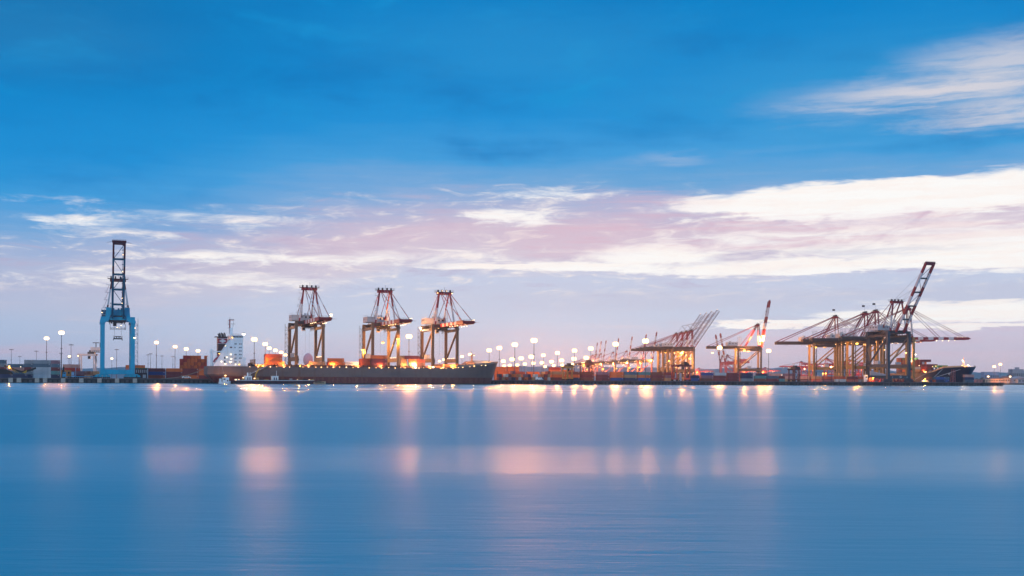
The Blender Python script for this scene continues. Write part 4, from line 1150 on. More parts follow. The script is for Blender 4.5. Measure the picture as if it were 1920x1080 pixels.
# funnel with stripe and white diamond
FB = paint('funnel_dark', lin((54, 26, 34)), .5, .3)
fx = 11.8
fu = MB().box((fx, 3., DK+12.8), (6.6, 7., 17.)).box((fx-.6, 3., DK+21.4), (9.2, 7.8, .5)).build('funnel', FB, SHIP)
m = MB().box((fx, -.53, DK+18.4), (6.7, .1, 3.4), 0)
m.box((fx, -.57, DK+20.25), (6.8, .1, .3), 1); m.box((fx, -.57, DK+16.5), (6.8, .1, .3), 1)
m.prism([(fx-2.7, DK+18.4), (fx, DK+16.9), (fx+2.7, DK+18.4), (fx, DK+19.9)], -.68, -.58, 'y', 1)
m.build('emblem', [paint('funnel_red', lin((140, 24, 52)), .5, .15), WHITE], fu)
m = MB()
for k, (xx, hh) in enumerate(((-2.2, 1.6), (-1.1, 2.2), (0, 2.4), (1.1, 2.), (2.1, 2.4))):
    m.tube((fx+xx, 2.+(k % 2)*2, DK+21.6), (fx+xx-.3, 2.+(k % 2)*2, DK+21.6+hh), .55, 0, 9); m.tube((fx+xx-.3, 2.+(k % 2)*2, DK+21.6+hh), (fx+xx-1.0, 2.+(k % 2)*2, DK+21.9+hh), .5, 0, 9)
m.build('exhaust_pipe', STEEL, fu)
# radar mast
m = MB().box((17.8, 0, DK+25.), (2.2, 2.2, 6.0), 1).box((16.9, 0, DK+29.), (.8, .8, 10.), 0).box((18.9, 0, DK+28.5), (.5, .5, 5.), 1)
m.box((17.8, 0, DK+33.6), (4.6, .3, .3), 0).box((18.2, 0, DK+34.3), (3.6, .5, .35), 2).box((19.4, 0, DK+31.), (3.2, .3, .2), 2).box((16.4, 0, DK+30.5), (1.6, .8, .2), 2).box((16.4, 0, DK+28.), (1.8, .8, .2), 2)
m.tube((15.7, 0, DK+30), (15.7, 0, DK+33.), .1, 2, 5).tube((19.6, 0, DK+29.), (19.6, 0, DK+33.), .08, 2, 5).tube((17., 0, DK+34), (17., 0, DK+36.), .08, 2, 5)
m.build('radar_mast', [paint('mast_red', lin((150, 60, 64)), .5, .3), SW, STEEL], SHIP)
# stores crane at the stern
m = MB().tube((3.2, -8, DK), (3.2, -8, DK+9.5), 1.0, 0, 12, .85).lathe([(1.0, 0), (1.3, .8), (1.2, 2.0), (.6, 2.6)], (3.2, -8, DK+9.5), 0, 12)
m.beam((3.8, -8, DK+10.2), (13.2, -8, DK+11.0), .5, .6, 0); m.beam((4., -8, DK+8.2), (7.6, -8, DK+10.5), .3, .3, 0); m.tube((.6, -8, DK), (.6, -8, DK+7.), .5, 0, 8, .35)
m.beam((.9, -8, DK+6.4), (9, -8, DK+6.6), .25, .25, 0)
m.build('stores_crane', SW, SHIP)
# aft deck houses, winches
for c_, d_, mt in (((8.6, -11.5, DK+1.0), (3.8, 4, 2.), SW), ((8.6, -11.5, DK+2.4), (3.2, 3, .8), SW), ((13.4, -13, DK+.9), (2.6, 2, 1.8), STEEL), ((30, -9, DK+1.2), (2., 4, 2.4), STEEL), ((33, 4, DK+1.5), (2., 4, 3.), STEEL),
                   ((17, -13.4, DK+1.2), (1.4, 1.2, 2.4), SW), ((21.4, -13.4, DK+1.), (2.2, 1.2, 2.), SW)):
    MB().box(c_, d_).build('deck_house', mt, SHIP)
# foremast and windlass on the forecastle
fd = DK+1.0
m = MB().prism([(SHL-34, fd), (SHL-15, fd), (SHL-18, fd+2.2), (SHL-23.5, fd+4.6), (SHL-25.5, fd+4.6), (SHL-29, fd+2.2)], -5, 5, 'y', 0)
m.box((SHL-21.6, 0, fd+6.6), (1.1, 1.1, 6.5), 0).box((SHL-21.6, 0, fd+9.2), (3.4, .4, .3), 1).box((SHL-20.4, 0, fd+10.), (2.2, .6, .3), 1).tube((SHL-21.6, 0, fd+9.5), (SHL-21.6, 0, fd+13), .12, 1, 5)
m.build('foremast', [paint('fore_tan', lin((172, 128, 104)), .55, .35), STEEL], SHIP)
MB().box((SHL-42, 0, DK+1.6), (14, BEAM-6, 2.6)).box((SHL-42, 0, DK+3.), (14.6, BEAM-5.4, .2)).build('breakwater', paint('hatch_paint', lin((110, 72, 58))), SHIP)
# deck lamps along the rail
for k in range(40):
    x = 30+k*(SHL-40)/40.+rnd.uniform(-1., 1.)
    if k in (7, 18, 30): continue
    lamp_head(SHIP, Vector((x, -BEAM/2-.15, DK+sheer(x)*.9-.2+rnd.uniform(-.1, .3))), (.26, .52, .34, .44)[k % 4], WARM if k % 3 or k % 4 == 1 else DIM, 'deck_lamp', (0, 1.6, 1.5))
for x, yy, z_, r, mt in ((25., -14, DK+23.2, 1.15, COOL), (13.3, y0-.8, DK+6.4, 0.42, WALLP), (16.4, y0-.8, DK+5.2, 0.49, WALLP), (16., y0-.8, DK+8.6, 0.41, WALLP), (12.2, y0-.8, DK+1.7, 0.45, WALLP), (15.9, y0-.8, DK+3.1, 0.48, WALLP), (9.6, y0-.6, DK+3.4, 0.41, WALLP), (13., y0+4, DK+14.6, .45, WALLP),
                         (8.0, y0-.4, DK+8.9, .45, AMBER), (19.4, y0-.7, DK+1.4, 0.34, WALLP), (22., y0-.7, DK+1.3, .42, AMBER), (17.0, -BEAM/2, DK+20.6, .45, AMBER), (SHL-9, -8.2, DK+2.0, .55, AMBER), (SHL-20.8, -3, fd+9.4, .45, WARM), (SHL-50, -15.1, DK+.4, .7, WARM), (SHL-40, -15.3, DK+.6, .5, AMBER), (SHL-58, -15.1, DK+.6, .8, COOL), (SHL-72, -15.1, DK+.2, .85, COOL),
                         (66, -12, DK+.6, .8, AMBER), (38.5, -15.2, DK+.6, .75, AMBER)):
    lamp_head(SHIP, Vector((x, yy, z_)), r, mt, 'deck_lamp', (0, 1.4, 1.6) if x > 30 else None)
# free-fall lifeboat on the slope
lbt = empty('lifeboat'); tag(lbt, 'dark red lifeboat slanting at the stern of the cargo ship', 'lifeboat')
m = MB().lathe([(.1, -4.), (.8, -3.4), (1.3, -2), (1.4, 0), (1.35, 2.), (1., 3.4), (.15, 4.2)], (0, 0, 0), 0, 12)
for i, v_ in enumerate(m.v): m.v[i] = (v_[2], v_[1], v_[0])
m.build('hull', paint('lifeboat_red', lin((150, 34, 52)), .4, .2), lbt, smooth=True)
MB().box((2.2, 0, 1.35), (1.6, 1.6, .9)).build('cabin', paint('lifeboat_red', (1, 0, 0)), lbt)
MB().box((0, -1.42, -.1), (7, .08, .25)).build('stripe', WHITE, lbt)
pl = SHIP.matrix_basis @ Vector((7.9, -10.5, DK+5.2))
lbt.location = quay(SH0, vs_, 0)+U*7.6+V*(-9.)+Vector((0, 0, DK+5.3))
lbt.rotation_euler = (0, R(-38), PHI)
# mooring ropes
q = lambda x, y_, z_: Vector((x, y_, z_))
for a_, b2 in ((q(2, -4, DK), q(-26, 16.5, GZ)), (q(10, -14.2, DK), q(14, -15.4, .2)), (q(2, 4, DK-.5), q(-30, 16.5, GZ))):
    prev = a_; m = MB()
    for k in range(1, 9):
        t_ = k/8; p = a_.lerp(b2, t_); p.z -= 2.2*math.sin(math.pi*t_)*(1 if k < 8 else 0)
        p.z = max(p.z, .1)
        m.tube(prev, p, .09, 0, 5); prev = p
    m.build('mooring_rope', paint('rope', lin((150, 140, 128)), .9, .2), SHIP)
# accommodation ladder
m = MB().beam((27.5, -BEAM/2-.8, 6.0), (41.5, -BEAM/2-.8, DK), 1.1, .3)
for hh in (.5, 1.0): m.beam((27.5, -BEAM/2-1.3, 6.0+hh), (41.5, -BEAM/2-1.3, DK+hh), .06, .06)
for k in range(12): m.box((27.6+k*1.25, -BEAM/2-1.3, 6.6+k*.59), (.06, .06, 1.2))
m.build('gangway', GREY, SHIP)

def deckbox(label, x, yy, z_, col, L=F40, end=False):
    p = quay(SH0, vs_, 0)+U*x+V*yy+Vector((0, 0, DK+1.45+z_*2.6))
    container(p, PHI+(math.pi/2 if end else 0), col, L, label, 'containers on the deck of the cargo ship')
def xs(px): return s_at(px, vs_-8)-SH0
A_ = 'by the white bridge'
deckbox('bright orange container, front bottom of the block '+A_, xs(516), -10.6, 0, 'orange')
for j, c in enumerate(('orange', 'orange', 'rust')):  # lamp glow on this deck block is put into its orange
    for i, yy in enumerate((-7.9, -5.2, -2.5)):
        if j == 0 and i == 0: c2 = 'orange'
        deckbox('%s container, %s tier, %s file from water, block by white bridge' % (nm(c), TIER[3][j], ORD[i]), xs(513)+i*.0, yy, j, c)
B_ = 'between first and second striped crane'
deckbox('tan container on ship deck left of orange pair '+B_, xs(594), -9, 0, 'tan')
deckbox('orange container, bottom front of deck pair '+B_, xs(629), -11.5, 0, 'orange')
deckbox('orange container, top of deck pair '+B_, xs(628), -10.5, 0+1, 'orange')
deckbox('rust container, bottom rear of deck pair '+B_, xs(627), -9, 0, 'rust')
deckbox('pale container alone on the ship deck right of the orange pair', xs(656), -9, 0, 'white')
C_ = 'on deck under second striped crane'
for j, c in enumerate(('maroon', 'maroon', 'orange')): deckbox('%s container, %s of the side-on stack %s' % (c, TIER[3][j], C_), xs(708), -11, j, c)
for i in range(3):
    for j in range(2): deckbox('rust red container, %s of %s end-on stack %s' % (TIER[2][j], ORD[i], C_), xs(682+i*6.4)-1.5, -6, j, 'rust', F20, True)
D_ = 'on deck between second and third striped cranes'
for j, c in enumerate(('green', 'orange', 'maroon')): deckbox('%s container, %s of first side-on stack %s' % (c, TIER[3][j], D_), xs(771), -11, j, c, F20 if j < 2 else F40)
for j, c in enumerate(('brown', 'rust')): deckbox('%s container, %s of last side-on stack %s' % (c, TIER[2][j], D_), xs(787), -11, j, c, F20)
for i in range(2):
    for j in range(3): deckbox('tan container, %s of %s end-on stack %s' % (TIER[3][j], ORD[i], D_), xs(752+i*6.4), -8, j, 'tan', F20, True)

# ------------------------------------------------------------------ barge, launches
bs = s_at(436, -3-BEAM-8)-0
BA = empty('bunker_barge', quay(bs, -3-BEAM-8, 0), PHI); tag(BA, 'low dark maroon barge with white huts moored against the cargo ship', 'barge')
BL = s_at(592, -3-BEAM-8)-bs
BM = paint('barge_maroon', lin((66, 30, 44)), .6, .4)
m = MB().prism([(0, 2.0), (2.5, -1.), (BL-6, -1.), (BL, 1.6), (BL, 2.4), (BL-20, 2.2)], -5.5, 5.5, 'y')
m.build('hull', BM, BA)
m = MB().box((BL/2, -5.4, 2.45), (BL-4, .12, .5), 1)
for k in range(44): m.box((1.5+k*(BL-3)/44., -5.2, 2.7), (.08, .08, 1.1), 0)
m.box((BL/2, -5.2, 3.2), (BL-3, .06, .06), 0)
m.build('railing', [STEEL, GREY], BA)
m = MB()
for k in range(14): m.tube((2+k*BL/15., -5.6, 1.), (2+k*BL/15., -5.95, 1.), .65, 0, 10)
m.build('tyre_fender', BLACK, BA)
def xb(px): return s_at(px, -3-BEAM-8)-bs
for x0, x1, lamp in ((458.5, 471.5, 1), (509, 521, 0)):
    a_, b2 = xb(x0), xb(x1)
    cb_ = MB().box(((a_+b2)/2, 0, 3.9), (b2-a_, 5, 3.2)).box(((a_+b2)/2, 0, 5.6), (b2-a_+.4, 5.4, .2)).tube((b2-1, 0, 5.6), (b2-1, 0, 8.2 if lamp else 9.5), .14, 0, 6).build('deck_hut', SW, BA)
    MB().box((b2-1.4, -2.55, 3.7), (.8, .1, 1.8)).box((b2-2.9, -2.55, 3.7), (.8, .1, 1.8)).build('door', paint('hut_door', lin((50, 56, 84)), .5, .1), cb_)
    if lamp: MB().tube((a_+2.2, 0, 5.6), (a_+2.2, 0, 8.0), .5, 0, 8).build('vent_pipe', SW, BA)
m = MB().beam((xb(478), 0, 2.4), (xb(479.5), 0, 7.), .7, .7).beam((xb(479.5), 0, 7.), (xb(492.5), 1.5, 14.3), .5, .6).box((xb(478), 0, 3.2), (1.6, 1.6, 1.8))
m.build('crane_arm', paint('barge_yellow', lin((216, 160, 40)), .5, .25), BA)
m = MB()
for px, w_, h_ in ((455, 1.6, 1.6), (482, 2., 2.2), (443, 2.4, 1.2), (526, 1.4, 1.), (545, 1.8, 1.5), (557, 1., .8), (571, 2.2, 1.6), (584, 2.4, 1.2), (500, 3., 1.), (535, 2.6, .8), (562, 3., .7)):
    m.box((xb(px), rnd.uniform(-3, 3), 2.3+h_/2), (w_, 1.6, h_), rnd.randrange(3))
for k in range(10): m.tube((xb(530)+k*2.2, -2, 2.9), (xb(530)+k*2.2+2, -2, 2.9), .2, 1, 6)
m.build('deck_gear', [paint('gear_tan', lin((190, 150, 90)), .6, .3), STEEL, GREY], BA)
for px, z_, r in ((441, 3.0, .55), (447, 3.2, .4), (455, 4.4, .45), (476, 4., .5), (556, 3.2, .3), (578, 3.2, .35)): lamp_head(BA, Vector((xb(px), -3.4, z_)), r, DIM, 'deck_lamp')
def boat(name, label, px0, px1, v, cabin, hullm, h=1.6):
    s0 = s_at(px0, v); L_ = s_at(px1, v)-s0
    r = empty(name, quay(s0, v, 0), PHI); tag(r, label, 'boat')
    m = MB(); W_ = min(5, L_*.35)
    st = [0, .1, .5, .75, .9, 1.]; hbs = [.75, .95, 1, .8, .45, .04]
    vs = []; fs = []
    for t_, hb in zip(st, hbs):
        for z_, k_ in ((-.5, .6), (.4, .9), (h+.5*t_*t_, 1.)): vs.append((t_*L_-(.8*(1-k_) if t_ > .7 else 0), hb*W_/2*k_, z_))
    n1 = len(vs); vs += [(a, -b_, c) for a, b_, c in vs]
    for i in range(5):
        for k in range(2):
            a, b_, c, d = i*3+k, (i+1)*3+k, (i+1)*3+k+1, i*3+k+1
            fs += [(a, d, c, b_), (n1+a, n1+b_, n1+c, n1+d)]
        a, b_ = i*3+2, (i+1)*3+2
        fs.append((a, n1+a, n1+b_, b_))
    for k in range(2): fs.append((k, n1+k, n1+k+1, k+1))
    m.add(vs, fs); m.build('hull', hullm, r)
    return r, L_, W_
wb, L_, W_ = boat('work_boat', 'small white work boat with a lit lamp, under the stern of the cargo ship', 410, 432.5, -3-BEAM-11, 1, SW, 1.4)
cbn = MB().box((L_*.58, 0, 2.7), (4.4, 3.2, 3.2)).box((L_*.58, 0, 4.35), (4.8, 3.5, .15)).box((L_*.14, 0, 2.4), (1.4, 2.4, 2.4)).build('cabin', SW, wb)
MB().box((L_*.58+1.2, -1.63, 2.2), (.9, .08, 1.0)).box((L_*.58-1., -1.63, 3.2), (1.4, .08, .8)).build('window', GLASS, cbn)
MB().tube((L_*.56, 0, 4.4), (L_*.56, 0, 6.8), .1, 0, 6).beam((L_*.56-1.6, 0, 4.4), (L_*.56, 0, 6.2), .1, .1).beam((L_*.56+1.6, 0, 4.4), (L_*.56, 0, 6.2), .1, .1).build('mast', STEEL, wb)
lamp_head(wb, Vector((L_*.56, -.4, 5.9)), .6, WARM, 'mast_lamp')
tn, L_, W_ = boat('tender', 'small pale launch lying at the right end of the maroon barge', 588, 611, -3-BEAM-13, 0, paint('tender_cream', lin((196, 160, 128)), .5, .4), 1.5)
MB().box((L_*.45, 0, 2.0), (3., 2., 1.0)).build('cabin', STEEL, tn)
m = MB()
for k in range(7): m.tube((L_*.1+k*L_*.11, -W_/2+.05, 1.), (L_*.1+k*L_*.11, -W_/2-.25, 1.), .4, 0, 9)
m.build('tyre_fender', BLACK, tn)
HAZE = 5e-5
# ------------------------------------------------------------------ the dark ship on the second berth
NAVYH = paint('navy_hull', lin((26, 32, 60)), .4, .35, dirtcol=lin((50, 36, 44)), streak=True)
L2, B2, D2_ = 210., 36., 13.4
dirv = Vector((.12, -.993, 0)).normalized()
bowp = far(1819, 1110, 0)
stern = bowp-dirv*L2; stern.z = 0
ra = math.atan2(dirv.y, dirv.x)
S2 = empty('dark_cargo_ship', stern, ra); tag(S2, 'dark navy container ship, loaded, bow pointing out past the largest crane', 'ship')
def sh2(x): return 4.6*min(1, max(0, (x-(L2-44))/18))+1.2*max(0, (x-(L2-30))/30)
hull_mesh(L2, B2, D2_, 0, NAVYH, rake=9., sheer=sh2, bow_len=52.).build('hull', NAVYH, S2, smooth=True).data.set_sharp_from_angle(angle=R(35))
m = MB()
m.box((L2-31, 0, D2_+5.6), (3., 24, 2.)).box((L2-17, 0, D2_+6.4), (12, 7, 1.4)).tube((L2-13, 0, D2_+6), (L2-13, 0, D2_+15.5), .45, 0, 8, .3).box((L2-13, 0, D2_+12.5), (.4, 3., .3)).box((L2-13, 0, D2_+10), (.6, 1.8, .3))
m.build('foremast', paint('fore_tan', (1, 1, 1)), S2)
for s in (-1, 1):
    m = MB(); prev = None
    for k in range(10):
        t_ = k/9*.96; x = L2-50+50*t_; tt = max(0, (x-(L2-52))/52); hb = math.sqrt(max(0, 1-tt**2.6))*B2/2
        p = Vector((x, s*(hb-.2), D2_+sh2(x)+.7))
        if prev is not None: m.beam(prev, p, .25, 1.5)
        prev = p
    m.build('bulwark', paint('bulwark_tan', lin((190, 160, 130)), .5, .3), S2)
m = MB()      # pale emblem on the bow flare and draught marks
ex = L2-17.; tt = (ex-(L2-52))/52; hb = math.sqrt(1-tt**2.6)*B2/2
m = MB().beam((ex-1.6, -hb*.93, 12.2), (ex+1.6, -hb*.93+1.2, 12.2), .2, .5).beam((ex, -hb*.93+.5, 10.6), (ex, -hb*.93+.6, 13.6), .5, .2).tube((ex, -hb*.92, 12.2), (ex+.05, -hb*.96, 12.2), .9, 0, 10)
m.build('emblem', GREY, S2)
for x, yy, z_, r, mt in ((L2-13, -1, D2_+12.8, .7, COOL), (L2-8, -4, D2_+7.5, .8, WARM), (L2-4, 0, D2_+7.6, .9, COOL), (L2-37, -17., D2_+7, .45, WARM), (L2-44, -17, D2_+6.6, .4, WARM), (L2-60, -18.4, D2_+2, .5, WARM), (L2-70, -18.4, D2_+8, .5, DIM), (L2-92, -12, D2_+20.5, 1.3, COOL)):
    lamp_head(S2, Vector((x, yy, z_)), r, mt, 'deck_lamp')
M4 = Matrix.Translation(stern) @ Matrix.Rotation(ra, 4, 'Z')
def box2(x, y, z_, c, lb, L=F40): container(M4 @ Vector((x, y, z_)), ra, c, L, lb, 'containers on the dark ship')
pal2 = ['rust', 'maroon', 'orange', 'red', 'brown', 'tan', 'rust', 'mauve', 'pale', 'orange', 'rust', 'maroon', 'green']
for bi, (bx, tiers, tops) in enumerate(((L2-62, 3, 'maroon'), (L2-76, 5, 'maroon'), (L2-90, 4, 'rust'), (L2-104, 6, 'green'), (L2-118, 6, 'rust'))):
    # only the outer files and the tops can be seen; the bays are five files wide on the near side
    for f in range(5 if bi in (0, 1, 3) else 3):
        for j in range(tiers):
            if f > 0 and bi not in (0, 1, 3) and j < tiers-1: continue
            if f > 2 and j < tiers-1: continue
            c = tops if j == tiers-1 else pal2[(bi*5+j*3+f*7) % 13]
            box2(bx, -B2/2+1.6+f*2.55, D2_+1.5+j*2.6, c, '%s container, %s, %s file from near side, %s bay behind dark bow' % (nm(c), TIER[tiers][j]+('' if TIER[tiers][j] in ('top', 'bottom', 'middle') else ' up'), ORD[f], ORD[bi]))
m = MB()
for bx in (L2-62, L2-76, L2-90, L2-104, L2-118):
    m.box((bx, 0, D2_+.75), (12.6, B2-1.5, 1.45))
    m.box((bx+7, 0, D2_+3.5), (.6, B2-2, .3))
    for yy in range(-16, 17, 4): m.box((bx+7, yy, D2_+3.), (.4, .4, 6.))
m.build('hatch_cover', paint('hatch_paint', (1, 1, 1)), S2)
for k, px in enumerate((1, 2, 3)):
    box2(L2-46.5-.0*k, -12+k*5.2, D2_+5.4, 'lime', '%s light green container from the near side, low just behind the dark bow' % ORD[k], F20)
for a_, b2 in ((Vector((L2-6, -5, D2_+4)), Vector((L2-14, -46, GZ))), (Vector((L2-26, -15.8, D2_+3.6)), Vector((L2-16, -36, GZ))), (Vector((L2-44, -17.8, D2_+3.)), Vector((L2-64, -32, GZ)))):
    for o_ in (0, 1): MB().tube(a_+Vector((.8*o_, 0, 0)), b2+Vector((1.5*o_, 0, 0)), .12, 0, 5).build('mooring_rope', GREY, S2)
m = MB().prism([(L2-36, 4), (L2-35.2, 4), (L2-29, D2_+4), (L2-29.8, D2_+4)], -18.6, -18.3, 'y')
# boarding tower by the dark ship
bt = empty('boarding_tower', far(1786.5, 1066), R(20)); tag(bt, 'reddish lattice stair tower leaning against the dark bow', 'stair tower')
m = MB()
for q, r_ in ((-1.9, -1.2), (1.9, -1.2), (1.9, 1.2), (-1.9, 1.2)): m.beam((q, r_, 0), (q*.45+.6, r_, 12.5), .3, .3)
for k in range(5):
    m.box((.1*k, 0, .5+k*2.6), (4.0-k*.45, 2.6, .15))
    if k < 4: m.beam((-1.6+.3*k, -1.2, .5+k*2.6), (1.5, -1.2, 3.1+k*2.6), .2, .2)
m.build('frame', paint('tower_red', lin((150, 84, 84)), .6, .3), bt)

# ------------------------------------------------------------------ yard machines
def gantry(name, label, p, rz, span, H, col, legcol, depth=7., cab=True, lights=(), box=None):
    r = empty(name, p, rz); tag(r, label, 'yard crane')
    for s in (-1, 1):
        for yy in (-depth/2, depth/2):
            MB().beam((s*span/2, yy, 1.2), (s*span/2, yy, H), .9, .8, 0, (0, 1, 0)).build('leg', legcol, r)
            m = MB()
            for q in (-.9, .9): m.tube((s*span/2-.35, yy+q, .7), (s*span/2+.35, yy+q, .7), .7, 0, 10)
            m.build('wheel', BLACK, r)
        MB().box((s*span/2, 0, 1.9), (1.1, depth+2.4, 1.1)).build('sill_beam', legcol, r)
    m = MB()
    for yy in (-depth/2, depth/2): m.box((0, yy, H+.7), (span+3, .9, 1.5))
    for hh in (.6, 1.1): m.box((0, -depth/2-.8, H+1.5+hh), (span+2, .06, .06))
    m.build('girder', col, r)
    MB().box((span*.28, 0, H+2.2), (5, depth-1, 1.6)).box((span*.28, 0, H+3.6), (3, 3, 1.4)).build('trolley', STEEL, r)
    m = MB().box((span*.12, 0, H-1.4), (1.8, 1.8, 2.2))
    cb_ = m.build('operator_cab', STEEL, r); MB().box((span*.12, -.93, H-1.3), (1.5, .06, 1.5)).build('window', GLASS, cb_)
    m = MB()
    for k in range(4): m.beam((span/2+1.2, -1.6+(k % 2)*3.2, 2+k*(H-2)/4), (span/2+1.2, 1.6-(k % 2)*3.2, 2+(k+1)*(H-2)/4), .6, .14); m.box((span/2+1.2, 0, 2+(k+1)*(H-2)/4), (1.4, 4.4, .12))
    m.build('stair', col, r)
    for p_, rr, mt in lights: lamp_head(r, p_, rr, mt)
    return r
WG = paint('yard_white', lin((208, 202, 206)), .5, .35, streak=True)
g1 = gantry('yard_crane', 'white yard crane left of the blue crane', at(164, 75), R(10), 10.5, 17.5, WG, WG, 7)
m = MB().box((6.2, 0, 22.4), (6.8, 6, 3.4), 0).tube((6.2, 0, 24.2), (6.2, 0, 27.4), .35, 1, 6).box((6.2, 0, 27.6), (4.6, 2, .5), 1).box((9.2, 0, 25.8), (.5, .5, 3.4), 1).box((6.2, -3.1, 21.6), (8.6, .1, .1), 1).box((6.4, -3.2, 20.2), (10., 1., .4), 1)
for k in range(6): m.box((2.4+k*1.6, -3.1, 21.0), (.1, .1, 1.3), 1)
m.build('machine_room', [WG, STEEL], g1)
REDG = paint('yard_red', lin((158, 66, 58)), .55, .35)
gantry('yard_crane', 'red yard gantry straddling dark containers on the quay edge', at(1277, 14), PHI, 13., 12.8, MAROON, REDG, 8)
DKG = paint('yard_dark', lin((96, 48, 52)), .55, .35)
gantry('yard_crane', 'dark brown yard gantry past the ship bow, above the maroon containers', at(1099, 46), PHI, 8.5, 14.0, DKG, DKG, 6, lights=[((-4, -3.4, 14.), .9, AMBER)])
# yellow straddle frames between containers
for px, lb in ((1064, 'ochre straddle carrier standing left of the dark brown gantry'),):
    gantry('straddle_carrier', lb, at(px, 18), PHI, 4.6, 10.5, paint('straddle_ochre', lin((168, 122, 64)), .5, .3), paint('straddle_ochre', (1, 1, 1)), 9)
# dark machine at the start of the fence
gantry('straddle_carrier', 'dark maroon straddle carrier beside the left end of the dark fence', at(1488.5, 16), PHI, 4.6, 10.6, DKG, DKG, 9)
# glowing sheds between ship bow and far cranes are rear container rows; low work light bars
# reach stacker at the left edge
rs = empty('reach_stacker', at(14, 19), PHI); tag(rs, 'big black reach stacker with yellow bent arm holding a load, at the left edge', 'reach stacker')
BK = paint('machine_black', lin((22, 20, 26)), .5, .3)
YE = paint('machine_yellow', lin((170, 140, 50)), .5, .3)
m = MB().prism([(-10, 1.2), (3.2, 1.2), (3.4, 3.4), (1.5, 5.2), (-3, 6.4), (-10, 6.0)], -2, 2, 'y')
m.build('chassis', BK, rs)
for x in (-8, -1.5, 2.): 
    m = MB()
    for yy in (-2.1, 2.1): m.tube((x, yy-.5, .9), (x, yy+.5, .9), .9, 0, 14)
    m.build('wheel', BLACK, rs)
cb_ = MB().box((-6.2, 0, 7.2), (3, 2.6, 2.)).box((-6.2, 0, 8.3), (3.4, 2.9, .2)).build('cab', BK, rs)
m = MB()
for k in range(3): m.box((-7.2+k*1.0, -1.34, 7.4), (.75, .08, 1.1))
m.build('window', paint('cab_pane', lin((150, 160, 170)), .15, .1), cb_)
m = MB().beam((-2, 0, 8.6), (4.4, 0, 5.8), 1.4, 1.4, 0).beam((4.4, 0, 5.8), (9.2, 0, 4.4), 1.6, 1.2, 0).beam((9.2, 0, 4.2), (15., 0, 5.6), 1.5, 1.5, 0).beam((15., 0, 5.6), (18.6, 0, 7.2), 1.2, 1.4, 0)
m.beam((1.6, -.9, 7.2), (5.4, -.9, 3.6), .35, .35, 1).beam((4.0, -.9, 6.), (7.2, -.9, 3.6), .35, .35, 1).prism([(9.4, 3.6), (12.8, 5.8), (12.2, 3.4)], -1., -.7, 'y', 1)
m.build('lifting_arm', [BK, YE], rs)
lamp_head(rs, Vector((1.2, -1., 8.4)), .55, WARM, 'work_lamp')
lamp_head(rs, Vector((8.4, 2.2, 8.0)), .28, COOL, 'work_lamp')
# terminal tractors and trucks
def truck(name, label, p, rz, body, L=7., H=3.2, lamp=False, trailer=None):
    r = empty(name, p, rz); tag(r, label, 'truck')
    MB().box((0, 0, .9), (L, 2.2, .5)).prism([(-L/2, 1.1), (-L/2+2.4, 1.1), (-L/2+2.4, H), (-L/2+.5, H), (-L/2, 2.)], -1.15, 1.15, 'y').build('cab', body, r)
    MB().box((-L/2+1.3, -1.17, H-.75), (1.3, .06, .8)).box((-L/2+1.3, 1.17, H-.75), (1.3, .06, .8)).build('window', GLASS, r)
    for x in (-L/2+1.2, L/2-1.2, L/2-2.5):
        m = MB()
        for yy in (-1.05, 1.05): m.tube((x, yy-.2, .55), (x, yy+.2, .55), .55, 0, 12)
        m.build('wheel', BLACK, r)
    return r
TB = paint('truck_blue', lin((24, 138, 186)), .45, .3)
truck('terminal_truck', 'small bright blue truck on the quay edge left of the blue crane', at(126, 9), PHI, TB, 6.4, 4.2)
lf = empty('lift_truck', at(137, 10), PHI); tag(lf, 'light blue lift truck with upright mast left of the blue crane', 'lift truck')
m = MB().box((0, 0, 1.2), (2.6, 1.8, 1.2)).box((-.2, 0, 3.2), (1.8, 1.6, 2.2)).build('body', paint('lift_blue', lin((120, 160, 196)), .5, .25), lf)
MB().box((1.7, -.5, 4.), (.3, .2, 7.6)).box((1.7, .5, 4.), (.3, .2, 7.6)).box((1.9, 0, 7.2), (.3, 1.6, .8)).build('mast', paint('lift_blue', (1, 1, 1)), lf)
m = MB()
for x in (-.9, 1.): m.tube((x, -1.1, .5), (x, 1.1, .5), .5, 0, 10)
m.build('wheel', BLACK, lf)
fb = empty('flatbed_trailer', at(163, 8), PHI); tag(fb, 'long low blue flatbed trailer left of the blue crane legs', 'trailer')
MB().box((0, 0, 1.1), (17, 2.4, .5)).box((-5, 0, .8), (.4, 2, .8)).build('bed', TB, fb)
m = MB()
for x in (-7, -5.6, 5.6, 7.): m.tube((x, -1.15, .5), (x, 1.15, .5), .5, 0, 10)
m.build('wheel', BLACK, fb)
pn = empty('portal_arm', at(112.6, 18), PHI); tag(pn, 'black upright machine mast beside the grey stacks', 'machine')
MB().box((2.2, 0, 3.), (1.6, 1.6, 6.)).prism([(.8, 0), (3.6, 0), (3., 4.), (2.9, 8.), (2., 8.4), (1.4, 4.)], -.9, .9, 'y').build('mast', BK, pn)
yb_ = empty('generator_house', at(124, 24), PHI); tag(yb_, 'small orange machinery cabin beside the blue truck', 'cabin')
MB().box((0, 0, 2.8), (7, 3, 5.6)).box((0, 0, 5.7), (7.3, 3.3, .2)).build('body', paint('cabin_orange', lin((190, 128, 66)), .5, .35), yb_)
MB().box((-.8, -1.53, 3.9), (1.6, .08, 1.5)).box((1.8, -1.53, 3.9), (1.2, .08, 1.5)).build('window', GLASS, yb_)
